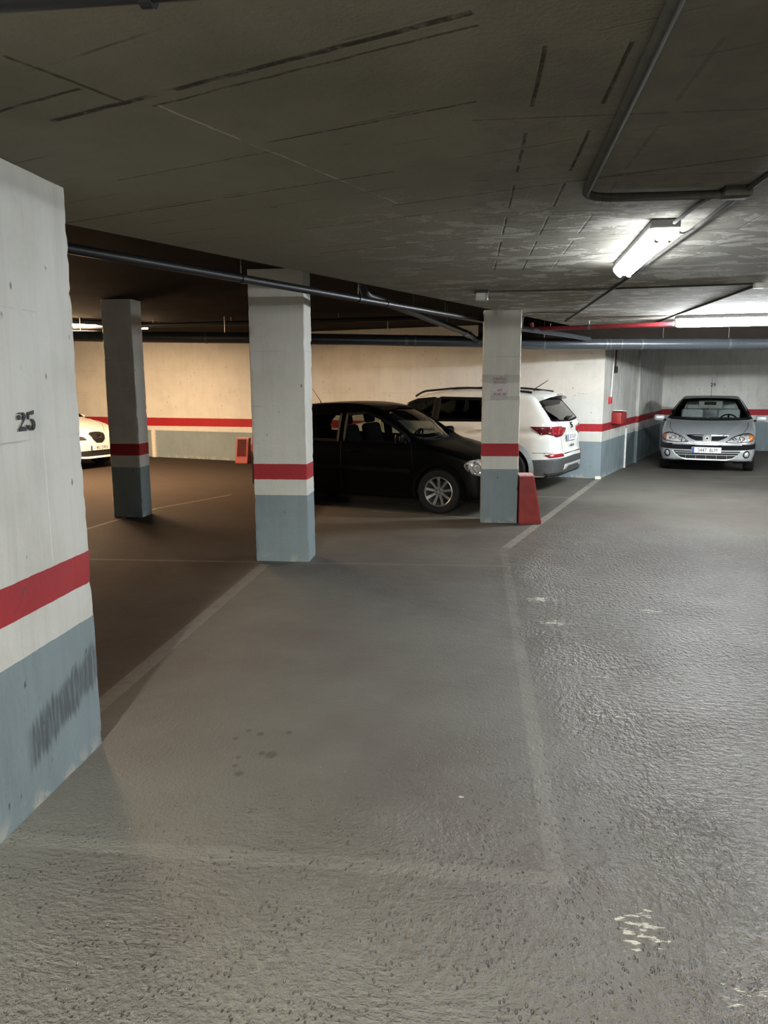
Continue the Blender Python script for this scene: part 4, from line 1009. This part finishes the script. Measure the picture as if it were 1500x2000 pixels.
        tube('roof_rail', arc_pts([(.45, s * .62, 1.50), (.30, s * .62, 1.585), (-.4, s * .61, 1.645), (-1.1, s * .60, 1.625), (-1.62, s * .60, 1.565)], .2), .018, M_black, root, 8)
        mirror(root, .82, s * .87, 1.13, s, M_black, .20, .15, .06)
        for xx in (.15, -.85):
            p, n, ok = project(c, v, [(xx, .98)], .02); box('door_handle', p[0], (.19, .03, .035), PW_, root, bev=.012)
    patch(c, 'rear_bumper_cladding', 'B', [(-.86, .27), (-.88, .50), (-.6, .53), (0, .545), (.6, .53), (.88, .50), (.86, .27)], M_clad, root, .008, sp=.04)
    patch(c, 'skid_plate', 'B', [(-.50, .33), (-.46, .425), (.46, .425), (.50, .33), (.36, .34), (.30, .38), (-.30, .38), (-.36, .34)], M_chrome if False else plain('silver_trim', (.55, .56, .55), .35, .3), root, .014, sp=.03)
    patch(c, 'lower_valance', 'B', [(-.80, .20), (-.84, .30), (.84, .30), (.80, .20)], M_black, root, .010)
    lines(c, root, 'panel_gap', [('B', [(-.88, .62), (-.80, .60), (-.60, .585), (0, .60), (.60, .585), (.80, .60), (.88, .62)]), ('B', [(.60, 1.10), (.62, 1.04)]), ('B', [(-.60, 1.10), (-.62, 1.04)]), ('B', [(.56, .87), (.50, .80), (.46, .66), (.44, .60)]), ('B', [(-.56, .87), (-.50, .80), (-.46, .66), (-.44, .60)]), ('B', [(-.45, .60), (.45, .60)])]
          + [(v, L_) for v in 'LR' for L_ in ([(-.02, .42), (-.02, 1.10)], [(.98, .45), (.98, 1.10)], [(-.96, .50), (-.94, .75), (-1.02, 1.12)], [(-1.74, .62), (-2.1, .62)])])
    Mb = frame((-2.135, 0, .845), (0, -1, 0), (-1, 0, .10)); plate(root, Mb, '8571 KCN')
    Me = frame((-2.118, 0, 1.035), (0, -1, 0), (-1, 0, .25)); s_badge(root, Me, .05, .045, M_seal)
    text_mesh('lettering', 'ATECA', .055, M_seal, root, frame((-2.140, 0, .70), (0, -1, 0), (-1, 0, 0)), .002, 1.35)
    p, n, ok = project(c, 'B', [(.0, 1.14)], .02); tube('wiper', [tuple(project(c, 'B', [(-.02 - .32 * i / 6, 1.125 + .03 * i / 6)], .018)[0][0]) for i in range(7)], .010, M_black, root, 6)
    box('wiper_base', p[0], (.05, .12, .05), M_black, root, bev=.015)
    patch(c, 'lower_grille', 'F', [(-.6, .30), (-.65, .5), (.65, .5), (.6, .30)], M_black, root, .006)
    patch(c, 'grille', 'F', [(-.45, .66), (-.5, .86), (.5, .86), (.45, .66)], M_black, root, .006)
    for s in (-1, 1): patch(c, 'headlight', 'F', [(s * .52, .74), (s * .54, .88), (s * .80, .93), (s * .82, .80)], M_lamp, root, .006)
    for wx in (1.31, -1.31):
        well(root, wx, .34, .92)
        for s in (-1, 1): wheel(root, wx, s * .80, .335, .215, .23, s, M_alloyd, 5, 'wide')
    interior(root, .86, 1.08, .88, M_seatd, .1, -.85, 1, .64, .42)
    tube('antenna', [(-1.46, 0, 1.59), (-1.48, 0, 1.62), (-1.70, 0, 1.76)], [.022, .008, .005], M_black, root, 8)
white_suv()

# ---- silver saloon facing the viewer
def silver_car():
    PS = car_paint('silver_car_paint', (.50, .54, .56), .38, .30, .6); PSl = car_paint('silver_bumper_paint', (.52, .55, .56), .38, .3, .5)
    side = [(2.03, .24), (2.075, .36), (2.08, .48), (2.05, .60), (1.96, .70), (1.78, .775), (1.45, .87), (1.08, .945), (.92, .985), (.62, 1.14), (.28, 1.32), (.10, 1.385), (-.25, 1.42), (-.8, 1.41), (-1.2, 1.33), (-1.6, 1.10), (-1.75, 1.03), (-2.1, .98), (-2.16, .75), (-2.16, .45), (-2.08, .24), (-1, .18), (0, .18), (1.2, .18)]
    plan = [(2.085, .25), (2.05, .50), (1.95, .70), (1.72, .815), (1.3, .865), (.4, .88), (-.6, .88), (-1.4, .87), (-1.9, .80), (-2.12, .6), (-2.17, .3)]
    front = [(.72, .18), (.83, .27), (.865, .45), (.88, .62), (.87, .78), (.845, .90), (.80, .98), (.715, 1.15), (.62, 1.30), (.56, 1.38), (.46, 1.48)]
    c = Car(side, plan, front, .055, .13, .08, .035)
    c.bumps.append(lambda x, y, z: -.010 * np.exp(-((np.abs(y) - (.30 + .36 * np.clip((2.0 - x) / 1.1, 0, 1))) / .03) ** 2) * (x > .95) * (z > .68))   # bonnet creases
    c.bumps.append(lambda x, y, z: -.022 * np.clip(np.sin((z - .25) / .30 * np.pi), 0, 1) * (z > .25) * (z < .55) * (x > 1.6))
    root = empty('car', (5.115, 17.13, 0), R(-90 - 17.2), label='silver saloon facing the lane, parked between the side wall and back wall', cat='car')
    W1 = [(-.16, .96), (-.16, 1.31), (.12, 1.30), (.38, 1.19), (.78, .99)]
    W2_ = [(-.25, .965), (-.25, 1.315), (-.85, 1.29), (-1.15, 1.15), (-1.25, .99)]
    WS = [(-.745, .985), (-.70, 1.08), (-.535, 1.335), (-.3, 1.352), (0, 1.358), (.3, 1.352), (.535, 1.335), (.70, 1.08), (.745, .985), (.4, .972), (0, .968), (-.4, .972)]
    BS = [(-.62, 1.06), (-.50, 1.30), (0, 1.325), (.50, 1.30), (.62, 1.06), (0, 1.05)]
    shell(c, 'body', 2.10, [PS, M_cabin], root, [(v, P, 0) for v in 'LR' for P in (W1, W2_)] + [('F', WS, .05), ('B', BS, .9)], [(1.29, .30), (-1.29, .30)])
    side_windows(c, root, [W1, W2_], M_glass_clear)
    g = patch(c, 'windscreen', 'F', WS, M_glass_clear, root, -.004, .003, .06); ribbon(c, 'window_seal', 'F', WS, .040, M_seal, g, .004, True)
    g = patch(c, 'rear_window', 'B', BS, M_glass_clear, root, -.006, .003, .06); ribbon(c, 'window_seal', 'B', BS, .03, M_seal, g, .004, True)
    # headlights: long wedge, amber at the outer end
    for s in (-1, 1):
        H_ = [(s * .800, .66), (s * .790, .715), (s * .72, .742), (s * .62, .735), (s * .50, .700), (s * .405, .655), (s * .335, .605), (s * .36, .590), (s * .50, .585), (s * .66, .595), (s * .77, .615)]
        hl = patch(c, 'headlight', 'F', H_, M_lamp, root, .007, sp=.025, sm=True)
        patch(c, 'indicator_lens', 'F', [(s * .815, .66), (s * .79, .712), (s * .725, .738), (s * .72, .66), (s * .74, .612), (s * .79, .628)], M_amber if s > 0 else M_amberd, hl, .011, sp=.02)
        ribbon(c, 'headlight_rim', 'F', H_, .010, M_seal, hl, .009, True, True)
        for yy, rr in ((.60, .042), (.47, .032)):
            p, n, ok = project(c, 'F', [(s * yy, .655 if yy > .5 else .640)], .012); badge_ring(hl, Matrix.Translation(p[0]) @ Vector(n[0]).to_track_quat('Z', 'Y').to_matrix().to_4x4(), rr, .007, name='lamp_bezel')
        # grille half, V frame below
        patch(c, 'grille', 'F', [(s * .075, .615), (s * .085, .69), (s * .34, .70), (s * .36, .692), (s * .28, .645), (s * .19, .612)], M_black, root, .004, sp=.02)
        ribbon(c, 'grille_rim', 'F', [(s * .37, .705), (s * .07, .708)], .014, M_chrome, root, .010)
        # fog lamp
        p, n, ok = project(c, 'F', [(s * .695, .368)], .004); Mf = Matrix.Translation(p[0]) @ Vector(n[0]).to_track_quat('Z', 'Y').to_matrix().to_4x4()
        bm = bmesh.new(); bm_lathe(bm, [(0, .012), (.035, .010), (.052, .0), (.055, -.02)], Mf, 24); fg = from_bm('fog_lamp', bm, M_lamp, root, smooth=True)
        badge_ring(fg, Mf, .062, .010, mat=M_seal, name='fog_lamp_rim')
        mirror(root, .72, s * .80, .985, s, PSl, .21, .125, .055)
    V_ = [(-.40, .655), (-.30, .608), (-.20, .572), (-.10, .560), (.10, .560), (.20, .572), (.30, .608), (.40, .655), (.30, .585), (.22, .548), (0, .540), (-.22, .548), (-.30, .585)]
    patch(c, 'grille_frame', 'F', V_, plain('pale_grille_frame', (.66, .66, .62), .35, .3), root, .010, sp=.02)
    p, n, ok = project(c, 'F', [(0, .645)], .012); Me = Matrix.Translation(p[0]) @ Vector(n[0]).to_track_quat('Z', 'Y').to_matrix().to_4x4()
    patch(c, 'emblem_mount', 'F', [(-.07, .56), (-.07, .69), (-.03, .72), (.03, .72), (.07, .69), (.07, .56)], plain('pale_emblem_mount', (.6, .6, .57), .35, .3), root, .011, sp=.02)
    def dia(k): return [(0, .062 * k), (.046 * k, 0), (0, -.062 * k), (-.046 * k, 0)]
    x0, n0 = p[0] + n[0] * .006, n[0]
    Mf = frame(tuple(x0), (0, 1, 0), tuple(n0))
    em = flat_shapes('emblem', [dia(1)], plain('bright_badge', (.8, .8, .8), .4, .2), root, Mf, .006); flat_shapes('emblem_slot', [dia(.50)], M_seal, em, Mf @ Matrix.Translation((0, 0, .007)), .001)
    # bumper: dark band, plate, lower intake with bars
    ribbon(c, 'bumper_strip', 'F', [(-.86, .505), (-.6, .492), (-.3, .488), (.3, .488), (.6, .492), (.86, .505)], .085, M_black, root, .014, sp=.03)
    for v in 'LR': ribbon(c, 'bumper_strip', v, [(2.0, .505), (1.70, .51)], .085, M_black, root, .012)
    it = patch(c, 'lower_grille', 'F', [(-.60, .425), (-.55, .36), (-.46, .295), (-.35, .275), (.35, .275), (.46, .295), (.55, .36), (.60, .425)], M_black, root, .005, sp=.03)
    for z, w in ((.352, .53), (.395, .58)): ribbon(c, 'grille_bar', 'F', [(-w, z), (w, z)], .013, PSl, it, .016)
    ribbon(c, 'grille_bar', 'F', [(-.60, .425), (-.55, .355), (-.46, .292), (-.35, .270), (.35, .270), (.46, .292), (.55, .355), (.60, .425)], .016, plain('bright_bumper_edge', (.7, .7, .68), .35, .2), it, .014)
    for y in (-.36, -.18, 0, .18, .36): ribbon(c, 'grille_bar', 'F', [(y, .28), (y, .35)], .008, PSl, it, .010)
    p, n, ok = project(c, 'F', [(0, .442)], .022); plate(root, frame(tuple(p[0] + np.array([.012, 0, 0])), (0, 1, 0), (1, 0, .0)), '5447  BLM')
    patch(c, 'lower_valance', 'F', [(-.74, .20), (-.78, .245), (.78, .245), (.74, .20)], M_black, root, .006)
    lines(c, root, 'panel_gap', [('T', [(1.02, -.72), (1.45, -.70), (1.78, -.62)]), ('T', [(1.02, .72), (1.45, .70), (1.78, .62)]), ('F', [(-.84, .56), (-.4, .548), (-.2, .535)]), ('F', [(.84, .56), (.4, .548), (.2, .535)])] + [(v, L_) for v in 'LR' for L_ in ([(-.21, .26), (-.21, .95)], [(.86, .3), (.86, .95)])])
    for y0, y1 in ((-.66, -.05), (.0, .58)):
        p, n, ok = project(c, 'F', [(y0 + (y1 - y0) * i / 8, .992 - .006 * i / 8) for i in range(9)], .018); tube('wiper', [tuple(q) for q in p], .008, M_black, root, 6)
    for wx in (1.29, -1.29):
        well(root, wx, .30, .87)
        for s in (-1, 1): wheel(root, wx, s * .765, .30, .19, .19, s, M_alloy, 6, 'wide')
    for v in 'LR':
        for wx in (1.29, -1.29): ribbon(c, 'arch_lip', v, [(wx + .355 * math.cos(R(a)), .30 + .355 * math.sin(R(a))) for a in range(-14, 195, 8)], .03, M_seal, root, .004)
    for s in (-1, 1): patch(c, 'tail_light', 'B', [(s * .80, .70), (s * .82, .92), (s * .5, .92), (s * .5, .74)], M_tail, root, .006)
    interior(root, .82, .93, .84, M_seatg, .0, -.90, 1, .60, .34)
    tube('antenna', [(-.05, 0, 1.40), (-.08, 0, 1.44), (-.35, 0, 1.80)], [.012, .004, .003], M_black, root, 8)
    m_ = box('rear_view_mirror', (.36, 0, 1.275), (.03, .23, .07), M_cabin, root, bev=.015)
    tube('mirror_pendant', [(.37, 0, 1.25), (.37, 0, 1.14)], .010, plain('pale_pendant', (.4, .35, .2), .6), m_, 6)
silver_car()

# ---- white hatchback at the far left
def white_hatch():
    PW_ = car_paint('white_hatch_paint', (.80, .79, .74), .3, coat=.6)
    side = [(2.10, .22), (2.15, .40), (2.155, .56), (2.10, .68), (1.92, .80), (1.55, .92), (1.15, 1.0), (.95, 1.04), (.55, 1.26), (.2, 1.40), (-.2, 1.455), (-.8, 1.45), (-1.4, 1.37), (-1.8, 1.25), (-2.0, 1.0), (-2.12, .9), (-2.15, .5), (-2.05, .22), (-1, .17), (0, .17), (1.2, .17)]
    plan = [(2.16, .20), (2.12, .45), (1.98, .69), (1.68, .82), (1.2, .87), (.4, .885), (-.6, .885), (-1.5, .86), (-2.0, .74), (-2.15, .4)]
    front = [(.72, .16), (.83, .25), (.875, .5), (.885, .7), (.87, .9), (.80, 1.08), (.70, 1.28), (.62, 1.40), (.50, 1.50)]
    c = Car(side, plan, front, .07, .13, .08, .05)
    root = empty('car', (-9.58, 15.98, 0), R(-21), label='small white hatchback half hidden behind the shaded left pillar', cat='car')
    W1 = [(-.16, .98), (-.16, 1.33), (.2, 1.31), (.5, 1.20), (.9, 1.02)]; W2_ = [(-.25, .98), (-.25, 1.335), (-.9, 1.31), (-1.3, 1.1), (-1.3, 1.0)]
    WS = [(-.74, 1.06), (-.56, 1.37), (0, 1.40), (.56, 1.37), (.74, 1.06), (0, 1.03)]; BS = [(-.60, 1.05), (-.52, 1.32), (0, 1.34), (.52, 1.32), (.60, 1.05)]
    shell(c, 'body', 2.15, [PW_, M_cabin], root, [(v, P, 0) for v in 'LR' for P in (W1, W2_)] + [('F', WS, .2), ('B', BS, 1.2)], [(1.28, .31), (-1.30, .31)], nx=110, nphi=120, ncap=30)
    side_windows(c, root, [W1, W2_], M_glass_mid)
    g = patch(c, 'windscreen', 'F', WS, M_glass_mid, root, -.006, .003, .06); ribbon(c, 'window_seal', 'F', WS, .03, M_seal, g, .004, True)
    g = patch(c, 'rear_window', 'B', BS, M_glass_mid, root, -.006, .003, .06); ribbon(c, 'window_seal', 'B', BS, .03, M_seal, g, .004, True)
    gr = patch(c, 'grille', 'F', [(-.20, .715), (-.13, .745), (0, .752), (.13, .745), (.20, .715), (.15, .60), (.07, .535), (-.07, .535), (-.15, .60)], M_black, root, .008, sp=.025)
    p, n, ok = project(c, 'F', [(0, .655)], .016); s_badge(root, frame(tuple(p[0]), (0, 1, 0), tuple(n[0])), .052, .042, M_chrome)
    for s in (-1, 1):
        patch(c, 'headlight', 'F', [(s * .30, .605), (s * .36, .665), (s * .56, .70), (s * .80, .74), (s * .82, .66), (s * .62, .60)], M_lampd, root, .007, sp=.03)
        mirror(root, .60, s * .83, 1.0, s, PW_, .15, .11, .04)
    patch(c, 'lower_grille', 'F', [(-.74, .255), (-.78, .365), (-.4, .385), (.4, .385), (.78, .365), (.74, .255)], M_black, root, .008, sp=.03)
    ribbon(c, 'bumper_blade', 'F', [(-.74, .275), (-.3, .255), (.3, .255), (.74, .275)], .028, plain('white_blade', (.85, .84, .8), .4), root, .022)
    patch(c, 'lower_valance', 'F', [(-.74, .16), (-.76, .25), (.76, .25), (.74, .16)], M_black, root, .008)
    p, n, ok = project(c, 'F', [(0, .44)], .016); plate(root, frame(tuple(p[0] + np.array([.006, 0, 0])), (0, 1, 0), (1, 0, 0)), '1482 DRN')
    lines(c, root, 'panel_gap', [('T', [(1.1, -.76), (1.6, -.60), (2.0, -.28)]), ('T', [(1.1, .76), (1.6, .60), (2.0, .28)])] + [(v, L_) for v in 'LR' for L_ in ([(-.21, .26), (-.21, .95)], [(.9, .3), (.9, 1.0)])])
    for wx in (1.28, -1.30):
        well(root, wx, .31, .87)
        for s in (-1, 1): wheel(root, wx, s * .77, .31, .20, .20, s, M_alloyd, 5, 'wide')
    for v in 'LR':
        for wx in (1.28, -1.30): ribbon(c, 'arch_lip', v, [(wx + .365 * math.cos(R(a)), .31 + .365 * math.sin(R(a))) for a in range(-14, 195, 8)], .03, M_seal, root, .004)
    for s in (-1, 1): patch(c, 'tail_light', 'B', [(s * .78, .80), (s * .80, 1.0), (s * .6, 1.0), (s * .56, .84)], M_tail, root, .006)
    interior(root, .86, .96, .84, M_seatd, .05, -.88, 1, .60, .32)
white_hatch()
